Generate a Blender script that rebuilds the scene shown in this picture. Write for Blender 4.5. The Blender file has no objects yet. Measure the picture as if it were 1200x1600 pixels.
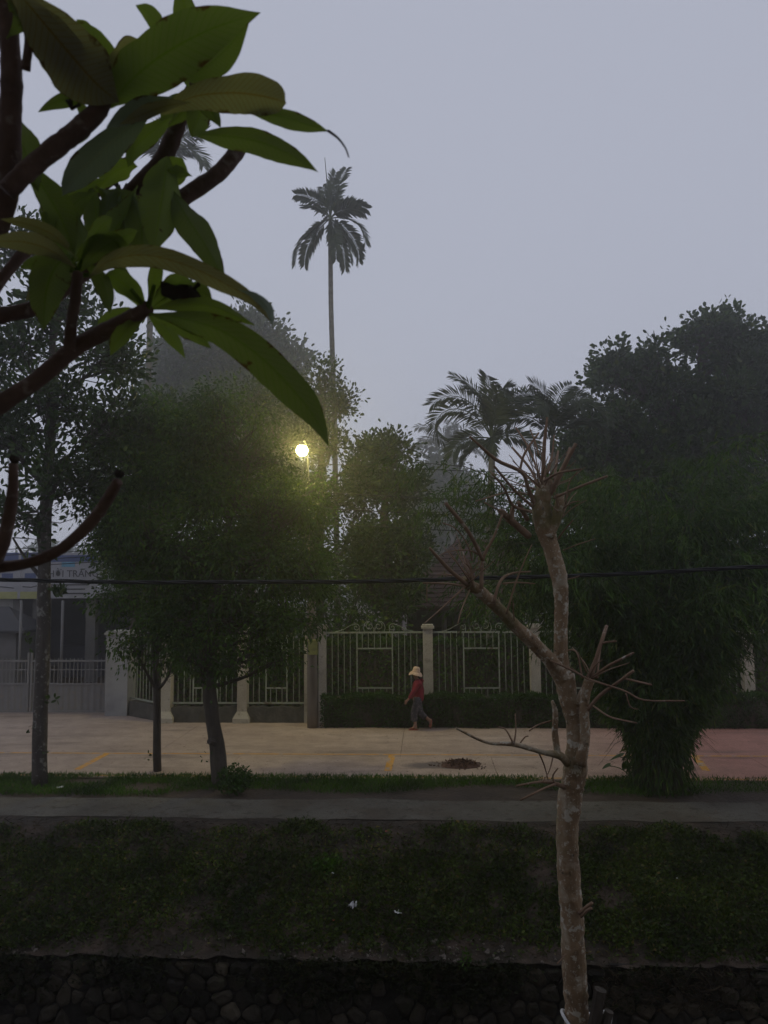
import bpy, math, random
import numpy as np
from mathutils import Vector, Matrix

random.seed(7)
rng = np.random.default_rng(11)
S = bpy.context.scene
COL = S.collection

# ------------------------------------------------------------------ camera
CAM_H = 3.96
F_PX = 1200.0
YAW, PITCH, ROLL = math.radians(3.1), math.radians(4.9), math.radians(0.45)
fwd = Vector((-math.sin(YAW) * math.cos(PITCH), math.cos(YAW) * math.cos(PITCH), math.sin(PITCH)))
r0 = fwd.cross(Vector((0, 0, 1))).normalized()
u0 = r0.cross(fwd)
right = r0 * math.cos(ROLL) - u0 * math.sin(ROLL)
up = right.cross(fwd)
CAM_LOC = Vector((0, 0, CAM_H))
cd = bpy.data.cameras.new('camera')
cam = bpy.data.objects.new('camera', cd)
COL.objects.link(cam)
M3 = Matrix((right, up, -fwd)).transposed()
cam.matrix_world = Matrix.Translation(CAM_LOC) @ M3.to_4x4()
cd.sensor_fit = 'HORIZONTAL'
cd.sensor_width = 24.0
cd.lens = 24.0
cd.clip_start = 0.05
cd.clip_end = 600
cd.dof.use_dof = True
cd.dof.focus_distance = 17.0
cd.dof.aperture_fstop = 7.0
S.camera = cam

# ------------------------------------------------------------------ light
w = bpy.data.worlds.new('World')
S.world = w
w.use_nodes = True
nt = w.node_tree
nt.nodes.clear()
out = nt.nodes.new('ShaderNodeOutputWorld')
bg = nt.nodes.new('ShaderNodeBackground')
sky = nt.nodes.new('ShaderNodeTexSky')
sky.sky_type = 'NISHITA'
sky.sun_disc = False
SUN_EL, SUN_ROT = math.radians(6), math.radians(150)
sky.sun_elevation = SUN_EL
sky.sun_rotation = SUN_ROT
sky.air_density = 1.0
sky.dust_density = 4.0
mixw = nt.nodes.new('ShaderNodeMix')
mixw.data_type = 'RGBA'
mixw.inputs[0].default_value = 0.9           # closed grey cloud over a low-sun sky
mixw.inputs[7].default_value = (4.55, 4.78, 5.75, 1)
nt.links.new(sky.outputs[0], mixw.inputs[6])
nt.links.new(mixw.outputs[2], bg.inputs['Color'])
bg.inputs['Strength'].default_value = 0.1
nt.links.new(bg.outputs[0], out.inputs['Surface'])

sd = bpy.data.lights.new('sun', 'SUN')
sd.energy = 0.04
sd.angle = math.radians(40)
sd.color = (1.0, 0.95, 0.9)
sun = bpy.data.objects.new('sun', sd)
COL.objects.link(sun)
sdir = Vector((math.sin(SUN_ROT) * math.cos(SUN_EL), math.cos(SUN_ROT) * math.cos(SUN_EL), math.sin(SUN_EL)))
sun.rotation_euler = sdir.to_track_quat('Z', 'Y').to_euler()
sun.location = sdir * 60

S.view_settings.view_transform = 'Standard'
S.view_settings.look = 'None'
S.view_settings.exposure = 0.0
S.view_settings.gamma = 1.0
S.view_settings.use_curve_mapping = False
S.render.engine = 'CYCLES'
cy = S.cycles
cy.use_denoising = True
cy.use_adaptive_sampling = True
cy.adaptive_threshold = 0.02
cy.max_bounces = 4
cy.diffuse_bounces = 2
cy.glossy_bounces = 1
cy.transmission_bounces = 2
cy.volume_bounces = 1
cy.transparent_max_bounces = 4
cy.sample_clamp_indirect = 4.0

# ------------------------------------------------------------------ placing helpers
def ray(px, py):
    d = M3 @ Vector(((px - 600) / F_PX, -(py - 800) / F_PX, -1.0))
    return d

def at(px, py, Y):
    """the point at distance Y (metres along +Y) seen at a spot of the photograph"""
    d = ray(px, py)
    return CAM_LOC + d * (Y / d.y)

def ground(px, py, z=0.0):
    d = ray(px, py)
    return CAM_LOC + d * ((z - CAM_H) / d.z)

# ------------------------------------------------------------------ object helpers
def tag(o, label=None, cat=None, group=None, kind=None):
    if label: o['label'] = label
    if cat: o['category'] = cat
    if group: o['group'] = group
    if kind: o['kind'] = kind
    return o

def thing(name, label, cat, loc=(0, 0, 0), group=None):
    o = bpy.data.objects.new(name, None)
    COL.objects.link(o)
    o.empty_display_size = 0.2
    o.location = loc
    return tag(o, label, cat, group)

def root_loc(o):
    l = Vector(o.location)
    while o.parent:
        o = o.parent
        l = l + Vector(o.location)
    return l

class MB:
    """collects verts and faces in world coordinates"""
    def __init__(s):
        s.v = []; s.f = []; s.n = 0
    def add(s, V, F):
        s.v.append(np.asarray(V, dtype=np.float64).reshape(-1, 3))
        for f in F:
            s.f.append(tuple(i + s.n for i in f))
        s.n += len(s.v[-1])
        return s
    def box(s, c, d, rz=0.0, R=None):
        c = np.array(c); h = np.array(d) / 2
        P = np.array([(x, y, z) for x in (-1, 1) for y in (-1, 1) for z in (-1, 1)]) * h
        if R is None and rz:
            R = np.array(Matrix.Rotation(rz, 3, 'Z'))
        if R is not None:
            P = P @ np.array(R).T
        return s.add(P + c, [(0, 1, 3, 2), (4, 6, 7, 5), (0, 4, 5, 1), (2, 3, 7, 6), (0, 2, 6, 4), (1, 5, 7, 3)])
    def tube(s, pts, radii, n=8, cap=True, wob=0.0, squash=1.0):
        P = np.array([tuple(p) for p in pts], dtype=float)
        k = len(P)
        if np.isscalar(radii): radii = [radii] * k
        R = np.array(radii, dtype=float)
        T = np.gradient(P, axis=0) if k > 2 else np.tile(P[1] - P[0], (2, 1))
        T /= np.linalg.norm(T, axis=1)[:, None] + 1e-12
        a = np.array((0, 0, 1.0)) if abs(T[0][2]) < 0.9 else np.array((1.0, 0, 0))
        U = np.cross(T[0], a); U /= np.linalg.norm(U)
        V = []
        ang = np.linspace(0, 2 * math.pi, n, endpoint=False)
        for i in range(k):
            U = U - T[i] * U.dot(T[i]); U /= np.linalg.norm(U) + 1e-12
            W = np.cross(T[i], U)
            rr = R[i] * (1 + wob * rng.uniform(-1, 1, n))
            V.append(P[i] + (np.cos(ang) * rr)[:, None] * U + (np.sin(ang) * rr * squash)[:, None] * W)
        V = np.concatenate(V)
        F = []
        for i in range(k - 1):
            for j in range(n):
                j2 = (j + 1) % n
                F.append((i * n + j, i * n + j2, (i + 1) * n + j2, (i + 1) * n + j))
        if cap:
            F.append(tuple(range(n - 1, -1, -1)))
            F.append(tuple(range((k - 1) * n, k * n)))
        return s.add(V, F)
    def lathe(s, c, prof, n=16, axis=None):
        c = np.array(c); V = []; F = []
        for r, z in prof:
            for j in range(n):
                a = 2 * math.pi * j / n
                V.append((r * math.cos(a), r * math.sin(a), z))
        V = np.array(V)
        if axis is not None:
            V = V @ np.array(axis).T
        k = len(prof)
        for i in range(k - 1):
            for j in range(n):
                j2 = (j + 1) % n
                F.append((i * n + j, i * n + j2, (i + 1) * n + j2, (i + 1) * n + j))
        F.append(tuple(range(n - 1, -1, -1)))
        F.append(tuple(range((k - 1) * n, k * n)))
        return s.add(V + c, F)
    def grid(s, P):
        """P: (a, b, 3) array"""
        a, b, _ = P.shape
        F = [(i * b + j, i * b + j + 1, (i + 1) * b + j + 1, (i + 1) * b + j) for i in range(a - 1) for j in range(b - 1)]
        return s.add(P.reshape(-1, 3), F)
    def build(s, name, mat, parent=None, smooth=False, origin=None):
        V = np.concatenate(s.v)
        o0 = np.array(root_loc(parent)) if parent is not None else (np.array(origin) if origin is not None else V.mean(axis=0) * 0 + np.array((V[:, 0].mean(), V[:, 1].mean(), V[:, 2].min())))
        me = bpy.data.meshes.new(name)
        me.from_pydata((V - o0).tolist(), [], s.f)
        if smooth:
            me.polygons.foreach_set('use_smooth', [True] * len(me.polygons))
        if mat: me.materials.append(mat)
        me.update()
        o = bpy.data.objects.new(name, me)
        COL.objects.link(o)
        if parent is not None: o.parent = parent
        else: o.location = o0
        return o

def tri_mesh(name, V, F, mat, parent=None, origin=(0, 0, 0)):
    """fast path for big leaf masses: V (n,3), F (m,3)"""
    o0 = np.array(root_loc(parent)) if parent is not None else np.array(origin, dtype=float)
    me = bpy.data.meshes.new(name)
    V = (V - o0).astype(np.float32)
    F = F.astype(np.int32)
    me.vertices.add(len(V)); me.vertices.foreach_set('co', V.ravel())
    me.loops.add(F.size); me.loops.foreach_set('vertex_index', F.ravel())
    me.polygons.add(len(F))
    me.polygons.foreach_set('loop_start', np.arange(0, F.size, F.shape[1], dtype=np.int32))
    me.polygons.foreach_set('loop_total', np.full(len(F), F.shape[1], dtype=np.int32))
    me.materials.append(mat)
    me.update(calc_edges=True)
    o = bpy.data.objects.new(name, me)
    COL.objects.link(o)
    if parent is not None: o.parent = parent
    else: o.location = o0
    return o

def copy_obj(o, parent=None, loc=None):
    c = o.copy()
    COL.objects.link(c)
    if parent is not None: c.parent = parent
    if loc is not None: c.location = loc
    return c

# ------------------------------------------------------------------ materials
def new_mat(name):
    m = bpy.data.materials.new(name)
    m.use_nodes = True
    nt = m.node_tree
    b = nt.nodes['Principled BSDF']
    return m, nt, b

def lin(h):
    return tuple(((c / 12.92) if c <= 0.04045 else ((c + 0.055) / 1.055) ** 2.4) for c in h)

def N(nt, t, **kw):
    n = nt.nodes.new(t)
    for k, v in kw.items():
        setattr(n, k, v)
    return n

def noise_col(nt, vec, scale, stops, detail=6, rough=0.6, stretch=None):
    """noise -> colour ramp; stops = [(pos, rgb)...]"""
    if stretch:
        mp = N(nt, 'ShaderNodeMapping'); mp.inputs['Scale'].default_value = stretch
        nt.links.new(vec, mp.inputs['Vector']); vec = mp.outputs[0]
    n = N(nt, 'ShaderNodeTexNoise')
    n.inputs['Scale'].default_value = scale
    n.inputs['Detail'].default_value = detail
    n.inputs['Roughness'].default_value = rough
    nt.links.new(vec, n.inputs['Vector'])
    r = N(nt, 'ShaderNodeValToRGB')
    els = r.color_ramp.elements
    while len(els) < len(stops): els.new(0.5)
    for e, (p, c) in zip(els, stops):
        e.position = p; e.color = (*c, 1)
    nt.links.new(n.outputs['Fac'], r.inputs[0])
    return r.outputs[0], n.outputs['Fac']

def mixc(nt, fac, a, b, mode='MIX'):
    m = N(nt, 'ShaderNodeMix'); m.data_type = 'RGBA'; m.blend_type = mode
    for sock, v in ((m.inputs[0], fac), (m.inputs[6], a), (m.inputs[7], b)):
        if hasattr(v, 'is_output'): nt.links.new(v, sock)
        elif isinstance(v, (int, float)): sock.default_value = v
        else: sock.default_value = (*v, 1)
    return m.outputs[2]

def surf(name, stops, scale=3.0, rough=0.8, bump=0.3, bscale=None, bdist=0.02, stretch=None, spots=None, world=True, spec=0.3, fine=None):
    m, nt, b = new_mat(name)
    if world: vec = N(nt, 'ShaderNodeNewGeometry').outputs['Position']
    else: vec = N(nt, 'ShaderNodeTexCoord').outputs['Object']
    c, f = noise_col(nt, vec, scale, stops, stretch=stretch)
    if fine:
        c2, _ = noise_col(nt, vec, fine[0], [(0.3, (fine[1],) * 3), (0.7, (1, 1, 1))], detail=4)
        c = mixc(nt, 1.0, c, c2, 'MULTIPLY')
    for sp in spots or []:          # (scale, low, high, rgb)
        _, sf = noise_col(nt, vec, sp[0], [(0, (0, 0, 0)), (1, (1, 1, 1))], detail=5)
        mr = N(nt, 'ShaderNodeMapRange')
        mr.inputs[1].default_value = sp[1]; mr.inputs[2].default_value = sp[2]
        nt.links.new(sf, mr.inputs[0])
        c = mixc(nt, mr.outputs[0], c, sp[3])
    nt.links.new(c, b.inputs['Base Color'])
    b.inputs['Roughness'].default_value = rough
    b.inputs['Specular IOR Level'].default_value = spec
    if bump:
        bn = N(nt, 'ShaderNodeTexNoise'); bn.inputs['Scale'].default_value = bscale or scale * 6
        bn.inputs['Detail'].default_value = 8
        v2 = vec
        if stretch:
            mp = N(nt, 'ShaderNodeMapping'); mp.inputs['Scale'].default_value = stretch
            nt.links.new(vec, mp.inputs['Vector']); v2 = mp.outputs[0]
        nt.links.new(v2, bn.inputs['Vector'])
        bp = N(nt, 'ShaderNodeBump'); bp.inputs['Strength'].default_value = bump; bp.inputs['Distance'].default_value = bdist
        nt.links.new(bn.outputs['Fac'], bp.inputs['Height'])
        nt.links.new(bp.outputs[0], b.inputs['Normal'])
    return m

def leaf_mat(name, c1, c2, c3=None, rough=0.55, trans=0.3, spec=0.15, scale=1.3):
    """each leaf of a mass gets its own tone; larger clumps vary too"""
    m, nt, b = new_mat(name)
    geo = N(nt, 'ShaderNodeNewGeometry')
    r = N(nt, 'ShaderNodeValToRGB')
    els = r.color_ramp.elements
    els[0].color = (*c1, 1); els[1].color = (*c2, 1)
    if c3:
        els[1].position = 0.9
        e = els.new(1.0); e.color = (*c3, 1)
    nt.links.new(geo.outputs['Random Per Island'], r.inputs[0])
    cl, _ = noise_col(nt, geo.outputs['Position'], scale, [(0.32, (0.45, 0.5, 0.5)), (0.68, (1.35, 1.3, 1.1))], detail=3)
    c = mixc(nt, 1.0, r.outputs[0], cl, 'MULTIPLY')
    nt.links.new(c, b.inputs['Base Color'])
    b.inputs['Roughness'].default_value = rough
    b.inputs['Specular IOR Level'].default_value = spec
    if trans:
        t = N(nt, 'ShaderNodeBsdfTranslucent')
        nt.links.new(mixc(nt, 1.0, c, (1.2, 1.3, 0.5), 'MULTIPLY'), t.inputs['Color'])
        mx = N(nt, 'ShaderNodeMixShader'); mx.inputs[0].default_value = trans
        nt.links.new(b.outputs[0], mx.inputs[1]); nt.links.new(t.outputs[0], mx.inputs[2])
        o = [n for n in nt.nodes if n.type == 'OUTPUT_MATERIAL'][0]
        nt.links.new(mx.outputs[0], o.inputs['Surface'])
    return m

def paint(name, c, rough=0.5, metal=0.0, wear=None):
    return surf(name, [(0.3, tuple(x * 0.8 for x in c)), (0.7, c)], scale=4, rough=rough, bump=0.1, bscale=40, bdist=0.003,
                spots=[(7, 0.55, 0.7, wear)] if wear else None)

MAT = {}
MAT['soil'] = surf('soil', [(0.3, (0.035, 0.026, 0.018)), (0.6, (0.07, 0.05, 0.035)), (0.8, (0.10, 0.075, 0.055))], scale=1.2, bump=0.8, bscale=14, bdist=0.05)
MAT['bank_soil'] = surf('bank_soil', [(0.3, (0.018, 0.014, 0.009)), (0.5, (0.038, 0.028, 0.018)), (0.62, (0.065, 0.045, 0.031)), (0.8, (0.11, 0.075, 0.055))], scale=2.2, bump=1.0, bscale=12, bdist=0.06)
MAT['concrete_path'] = surf('concrete_path', [(0.3, (0.11, 0.10, 0.078)), (0.6, (0.175, 0.162, 0.128)), (0.8, (0.22, 0.2, 0.16))], scale=0.8, bump=0.3, bscale=30, bdist=0.01,
                            spots=[(0.7, 0.5, 0.7, (0.085, 0.068, 0.048)), (5, 0.56, 0.66, (0.07, 0.06, 0.045)), (14, 0.6, 0.7, (0.06, 0.052, 0.042))], fine=(40, 0.55), spec=0.12)
MAT['green_leaf_small'] = leaf_mat('green_leaf_small', (0.028, 0.064, 0.011), (0.07, 0.135, 0.021), (0.13, 0.165, 0.03))
MAT['green_leaf_big'] = leaf_mat('green_leaf_big', (0.022, 0.045, 0.014), (0.05, 0.09, 0.024), (0.085, 0.105, 0.03), rough=0.35)
MAT['bamboo_leaf'] = leaf_mat('bamboo_leaf', (0.024, 0.055, 0.011), (0.065, 0.12, 0.022), (0.13, 0.145, 0.04))
MAT['palm_leaf'] = leaf_mat('palm_leaf', (0.03, 0.045, 0.025), (0.055, 0.075, 0.04), (0.07, 0.065, 0.04), trans=0.15)
MAT['hedge_leaf'] = leaf_mat('hedge_leaf', (0.022, 0.055, 0.01), (0.055, 0.115, 0.02))
MAT['grass'] = leaf_mat('grass', (0.035, 0.085, 0.009), (0.075, 0.16, 0.016), (0.12, 0.13, 0.035), scale=1.2)
MAT['bank_weed'] = leaf_mat('bank_weed', (0.018, 0.03, 0.007), (0.078, 0.118, 0.02), (0.17, 0.12, 0.05), scale=1.1)
MAT['wall_creeper'] = leaf_mat('wall_creeper', (0.012, 0.014, 0.006), (0.032, 0.042, 0.012), (0.07, 0.05, 0.025), scale=1.1)
MAT['dry_stalk'] = leaf_mat('dry_stalk', (0.05, 0.035, 0.022), (0.10, 0.075, 0.05), trans=0.0)
MAT['bark_grey'] = surf('bark_grey', [(0.3, (0.03, 0.025, 0.021)), (0.7, (0.085, 0.07, 0.058))], scale=5, stretch=(1, 1, 0.3), bump=0.8, bscale=25, bdist=0.03,
                        spots=[(6, 0.57, 0.63, (0.2, 0.195, 0.175)), (16, 0.6, 0.66, (0.17, 0.165, 0.15))])
MAT['bark_dark'] = surf('bark_dark', [(0.3, (0.035, 0.028, 0.022)), (0.7, (0.08, 0.065, 0.05))], scale=6, stretch=(1, 1, 0.3), bump=0.9, bscale=25, bdist=0.03)
MAT['bark_bare'] = surf('bark_bare', [(0.25, (0.13, 0.08, 0.043)), (0.5, (0.24, 0.16, 0.09)), (0.75, (0.32, 0.235, 0.145))], scale=5, stretch=(1, 1, 0.5), bump=0.8, bscale=30, bdist=0.02,
                        spots=[(5, 0.52, 0.64, (0.36, 0.30, 0.215)), (13, 0.57, 0.62, (0.46, 0.42, 0.34)), (30, 0.58, 0.66, (0.42, 0.38, 0.3)), (11, 0.6, 0.7, (0.05, 0.036, 0.02)), (2.2, 0.52, 0.68, (0.13, 0.11, 0.04))])
MAT['twig_bare'] = surf('twig_bare', [(0.3, (0.13, 0.075, 0.045)), (0.7, (0.26, 0.17, 0.11))], scale=4, bump=0.4, bscale=40, bdist=0.01, spots=[(9, 0.62, 0.7, (0.4, 0.36, 0.3))])
MAT['palm_bark'] = surf('palm_bark', [(0.3, (0.08, 0.075, 0.065)), (0.7, (0.17, 0.165, 0.145))], scale=3, stretch=(1, 1, 3), bump=0.6, bscale=12, bdist=0.03)
MAT['crownshaft'] = surf('crownshaft', [(0.3, (0.04, 0.06, 0.03)), (0.7, (0.08, 0.10, 0.05))], scale=3, bump=0.1)
MAT['bamboo_culm'] = surf('bamboo_culm', [(0.3, (0.03, 0.034, 0.015)), (0.7, (0.075, 0.075, 0.035))], scale=3, bump=0.2, stretch=(1, 1, 0.2))
MAT['cream_plaster'] = surf('cream_plaster', [(0.3, (0.37, 0.33, 0.255)), (0.6, (0.49, 0.45, 0.36))], scale=2, bump=0.2, bscale=20, bdist=0.01,
                            spots=[(2.5, 0.55, 0.75, (0.2, 0.18, 0.14)), (7, 0.62, 0.75, (0.1, 0.1, 0.07))], fine=(30, 0.7))
MAT['white_plaster'] = surf('white_plaster', [(0.3, (0.24, 0.24, 0.235)), (0.6, (0.33, 0.33, 0.32))], scale=1.5, bump=0.2, bscale=20, bdist=0.01,
                            spots=[(2.0, 0.6, 0.8, (0.26, 0.25, 0.23)), (8, 0.64, 0.75, (0.12, 0.11, 0.1))])
MAT['mossy_wall'] = surf('mossy_wall', [(0.3, (0.04, 0.04, 0.032)), (0.6, (0.085, 0.08, 0.065)), (0.8, (0.14, 0.13, 0.11))], scale=3, bump=0.6, bscale=15, bdist=0.03)
MAT['fence_paint'] = paint('fence_paint', (0.30, 0.33, 0.26), wear=(0.16, 0.12, 0.08))
MAT['gate_paint'] = paint('gate_paint', (0.19, 0.185, 0.18), rough=0.55, wear=(0.2, 0.17, 0.14))
MAT['stone'] = surf('stone', [(0.25, (0.014, 0.012, 0.009)), (0.5, (0.034, 0.03, 0.023)), (0.8, (0.085, 0.075, 0.058))], scale=1.6, bump=0.8, bscale=14, bdist=0.04,
                    spots=[(3, 0.55, 0.7, (0.03, 0.035, 0.018))])
_nt = MAT['stone'].node_tree; _b = _nt.nodes['Principled BSDF']; _src = _b.inputs['Base Color'].links[0].from_socket
_oi = N(_nt, 'ShaderNodeObjectInfo'); _r = N(_nt, 'ShaderNodeValToRGB'); _nt.links.new(_oi.outputs['Random'], _r.inputs[0])
_r.color_ramp.elements[0].color = (0.5, 0.48, 0.45, 1); _r.color_ramp.elements[1].color = (2.2, 2.0, 1.7, 1)
_e = _r.color_ramp.elements.new(0.75); _e.color = (1.4, 1.3, 1.15, 1)
_nt.links.new(mixc(_nt, 1.0, _src, _r.outputs[0], 'MULTIPLY'), _b.inputs['Base Color'])
MAT['mortar'] = surf('mortar', [(0.3, (0.012, 0.01, 0.008)), (0.7, (0.035, 0.03, 0.024))], scale=4, bump=0.8, bscale=18, bdist=0.03)
MAT['rubble'] = surf('rubble', [(0.3, (0.09, 0.075, 0.06)), (0.7, (0.22, 0.19, 0.16))], scale=6, bump=0.9, bscale=30, bdist=0.03)
MAT['black_cable'] = surf('black_cable', [(0.3, (0.01, 0.01, 0.011)), (0.7, (0.02, 0.02, 0.021))], scale=6, rough=0.6, bump=0.0)
MAT['wood_pole'] = surf('wood_pole', [(0.3, (0.12, 0.10, 0.075)), (0.7, (0.22, 0.19, 0.15))], scale=3, stretch=(1, 1, 0.15), bump=0.5, bscale=25, bdist=0.01)
MAT['meter_yellow'] = paint('meter_yellow', (0.30, 0.31, 0.10), wear=(0.15, 0.15, 0.08))
MAT['dark_metal'] = paint('dark_metal', (0.035, 0.035, 0.038), rough=0.5)
MAT['roof_tile'] = surf('roof_tile', [(0.3, (0.05, 0.026, 0.022)), (0.7, (0.095, 0.05, 0.042))], scale=2, bump=0.5, bscale=20, bdist=0.02, spots=[(3, 0.55, 0.75, (0.06, 0.05, 0.045))])
MAT['house_wall'] = surf('house_wall', [(0.3, (0.07, 0.06, 0.052)), (0.7, (0.14, 0.12, 0.10))], scale=1.5, bump=0.3)
MAT['dark_wood'] = surf('dark_wood', [(0.3, (0.02, 0.014, 0.01)), (0.7, (0.045, 0.032, 0.024))], scale=4, stretch=(1, 1, 0.2), bump=0.3)
MAT['blue_wall'] = surf('blue_wall', [(0.3, (0.05, 0.055, 0.075)), (0.7, (0.08, 0.085, 0.11))], scale=1.2, bump=0.2)
MAT['grey_sheet'] = surf('grey_sheet', [(0.3, (0.10, 0.095, 0.09)), (0.7, (0.17, 0.165, 0.16))], scale=1.2, bump=0.2)
MAT['sign_white'] = paint('sign_white', (0.32, 0.32, 0.34), rough=0.45)
MAT['sign_blue'] = paint('sign_blue', (0.045, 0.075, 0.19), rough=0.4)
MAT['sign_cyan'] = paint('sign_cyan', (0.10, 0.30, 0.42), rough=0.4)
MAT['sign_yellow'] = paint('sign_yellow', (0.34, 0.34, 0.13), rough=0.45)
MAT['sign_ink'] = paint('sign_ink', (0.03, 0.03, 0.035), rough=0.5)
MAT['plastic_white'] = paint('plastic_white', (0.7, 0.7, 0.7), rough=0.35)
MAT['plastic_red'] = paint('plastic_red', (0.5, 0.1, 0.06), rough=0.35)

def glass_mat():
    m, nt, b = new_mat('dark_glass')
    b.inputs['Base Color'].default_value = (0.02, 0.022, 0.026, 1)
    b.inputs['Roughness'].default_value = 0.12
    return m
MAT['dark_glass'] = glass_mat()

def road_mat():
    m, nt, b = new_mat('road_concrete')
    geo = N(nt, 'ShaderNodeNewGeometry')
    pos = geo.outputs['Position']
    c, f = noise_col(nt, pos, 0.5, [(0.3, (0.37, 0.275, 0.21)), (0.55, (0.47, 0.36, 0.275)), (0.8, (0.54, 0.425, 0.335))], stretch=(0.5, 1.6, 1))
    # reddish light from off to the right, painted into the right-hand stretch
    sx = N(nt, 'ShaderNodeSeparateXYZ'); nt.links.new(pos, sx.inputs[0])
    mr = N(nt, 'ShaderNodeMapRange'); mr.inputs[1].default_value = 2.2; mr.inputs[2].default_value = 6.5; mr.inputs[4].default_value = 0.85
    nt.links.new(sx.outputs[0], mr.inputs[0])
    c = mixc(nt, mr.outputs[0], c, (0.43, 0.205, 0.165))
    mr2 = N(nt, 'ShaderNodeMapRange'); mr2.inputs[1].default_value = -3.0; mr2.inputs[2].default_value = -11.0; mr2.inputs[4].default_value = 0.5
    nt.links.new(sx.outputs[0], mr2.inputs[0])
    c = mixc(nt, mr2.outputs[0], c, (0.33, 0.27, 0.245))
    fine, _ = noise_col(nt, pos, 30, [(0.3, (0.72,) * 3), (0.65, (1,) * 3)], detail=8)
    blot, _ = noise_col(nt, pos, 2.6, [(0.3, (0.8,) * 3), (0.6, (1.05,) * 3)], detail=6)
    c = mixc(nt, 1.0, c, blot, 'MULTIPLY')
    c = mixc(nt, 1.0, c, fine, 'MULTIPLY')
    # old damp stains, drawn out along the road
    _, sf = noise_col(nt, pos, 1.1, [(0, (0, 0, 0)), (1, (1, 1, 1))], stretch=(0.35, 1.6, 1), detail=7)
    m2 = N(nt, 'ShaderNodeMapRange'); m2.inputs[1].default_value = 0.55; m2.inputs[2].default_value = 0.74; m2.inputs[4].default_value = 0.7
    nt.links.new(sf, m2.inputs[0])
    c = mixc(nt, m2.outputs[0], c, (0.12, 0.095, 0.08))
    # dark wet patch beside the heap of sweepings
    st = ground(690, 1196)
    dv = N(nt, 'ShaderNodeVectorMath', operation='SUBTRACT'); nt.links.new(pos, dv.inputs[0]); dv.inputs[1].default_value = (st.x, st.y, 0)
    ds = N(nt, 'ShaderNodeVectorMath', operation='MULTIPLY'); nt.links.new(dv.outputs[0], ds.inputs[0]); ds.inputs[1].default_value = (1.05, 2.6, 0)
    wn = N(nt, 'ShaderNodeTexNoise'); wn.inputs['Scale'].default_value = 2.2; nt.links.new(pos, wn.inputs['Vector'])
    ln = N(nt, 'ShaderNodeVectorMath', operation='LENGTH'); nt.links.new(ds.outputs[0], ln.inputs[0])
    ad = N(nt, 'ShaderNodeMath', operation='ADD'); nt.links.new(ln.outputs['Value'], ad.inputs[0]); nt.links.new(wn.outputs['Fac'], ad.inputs[1])
    m3 = N(nt, 'ShaderNodeMapRange'); m3.inputs[1].default_value = 1.45; m3.inputs[2].default_value = 1.1; m3.inputs[4].default_value = 0.8
    nt.links.new(ad.outputs[0], m3.inputs[0])
    c = mixc(nt, m3.outputs[0], c, (0.10, 0.085, 0.08))
    # grey worn lane edge far right
    nt.links.new(c, b.inputs['Base Color'])
    b.inputs['Roughness'].default_value = 0.75
    b.inputs['Specular IOR Level'].default_value = 0.25
    bn = N(nt, 'ShaderNodeTexNoise'); bn.inputs['Scale'].default_value = 25; bn.inputs['Detail'].default_value = 6
    nt.links.new(pos, bn.inputs['Vector'])
    bp = N(nt, 'ShaderNodeBump'); bp.inputs['Strength'].default_value = 0.25; bp.inputs['Distance'].default_value = 0.01
    nt.links.new(bn.outputs['Fac'], bp.inputs['Height']); nt.links.new(bp.outputs[0], b.inputs['Normal'])
    return m
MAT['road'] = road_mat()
MAT['line_paint'] = surf('line_paint', [(0.35, (0.50, 0.25, 0.045)), (0.6, (0.62, 0.32, 0.05))], scale=6, bump=0.1, spots=[(5, 0.5, 0.62, (0.42, 0.32, 0.25)), (30, 0.6, 0.7, (0.3, 0.24, 0.19))])

# ------------------------------------------------------------------ setting
def wavy_sheet(name, x0, x1, y0, y1, z, nx, ny, mat, amp=0.0, fx=0.7, seed=0, edge=0.0):
    r = np.random.default_rng(seed)
    X, Y = np.meshgrid(np.linspace(x0, x1, nx), np.linspace(y0, y1, ny), indexing='ij')
    Z = np.full_like(X, z)
    for k in range(6):
        a = r.uniform(0, 2 * math.pi); f = fx * r.uniform(0.6, 2.5)
        Z += amp / 3 * np.sin((X * math.cos(a) + Y * math.sin(a)) * f + r.uniform(0, 6))
    if edge:
        e = np.zeros(nx)
        for k in range(8):
            e += np.sin(np.linspace(x0, x1, nx) * r.uniform(0.6, 6) + r.uniform(0, 6)) * edge / 4
        Y[:, 0] += e; 
        e2 = np.zeros(nx)
        for k in range(8):
            e2 += np.sin(np.linspace(x0, x1, nx) * r.uniform(0.6, 6) + r.uniform(0, 6)) * edge / 4
        Y[:, -1] += e2
    mb = MB().grid(np.stack([X, Y, Z], -1))
    return mb.build(name, mat, smooth=True, origin=(0, 0, 0))

XL, XR = -70, 70
tag(wavy_sheet('ground', XL, XR, 12.95, 128, -0.06, 60, 60, MAT['soil'], 0.03), kind='structure')

# embankment: a slope from the path down to the top of the stone wall
PATH_Y0, PATH_Y1, ROAD_Y0, ROAD_Y1 = 12.98, 14.1, 15.58, 20.6
BANK_Y0, BANK_Z0 = 10.22, -0.86
def bank_z(x, y):
    crest = 12.42 + 0.10 * np.sin(x * 1.9) + 0.07 * np.sin(x * 4.7 + 1) + 0.05 * np.sin(x * 11.0)
    t = np.clip((y - BANK_Y0) / (crest - BANK_Y0), 0, 1)
    s = t ** 0.85
    z = BANK_Z0 + s * (0.0 - BANK_Z0 - 0.03)
    z = z + 0.028 * (t >= 1) * np.clip((y - crest) / 0.25, 0, 1)
    z = z + 0.06 * np.sin(x * 1.3 + y * 2.1) * np.sin(y * 1.7 + x * 0.4) * (1 - np.abs(2 * t - 1)) + 0.025 * np.sin(x * 5.1 + 3 * y) * np.sin(4.3 * y - x * 1.9) * (t < 1)
    return z
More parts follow.
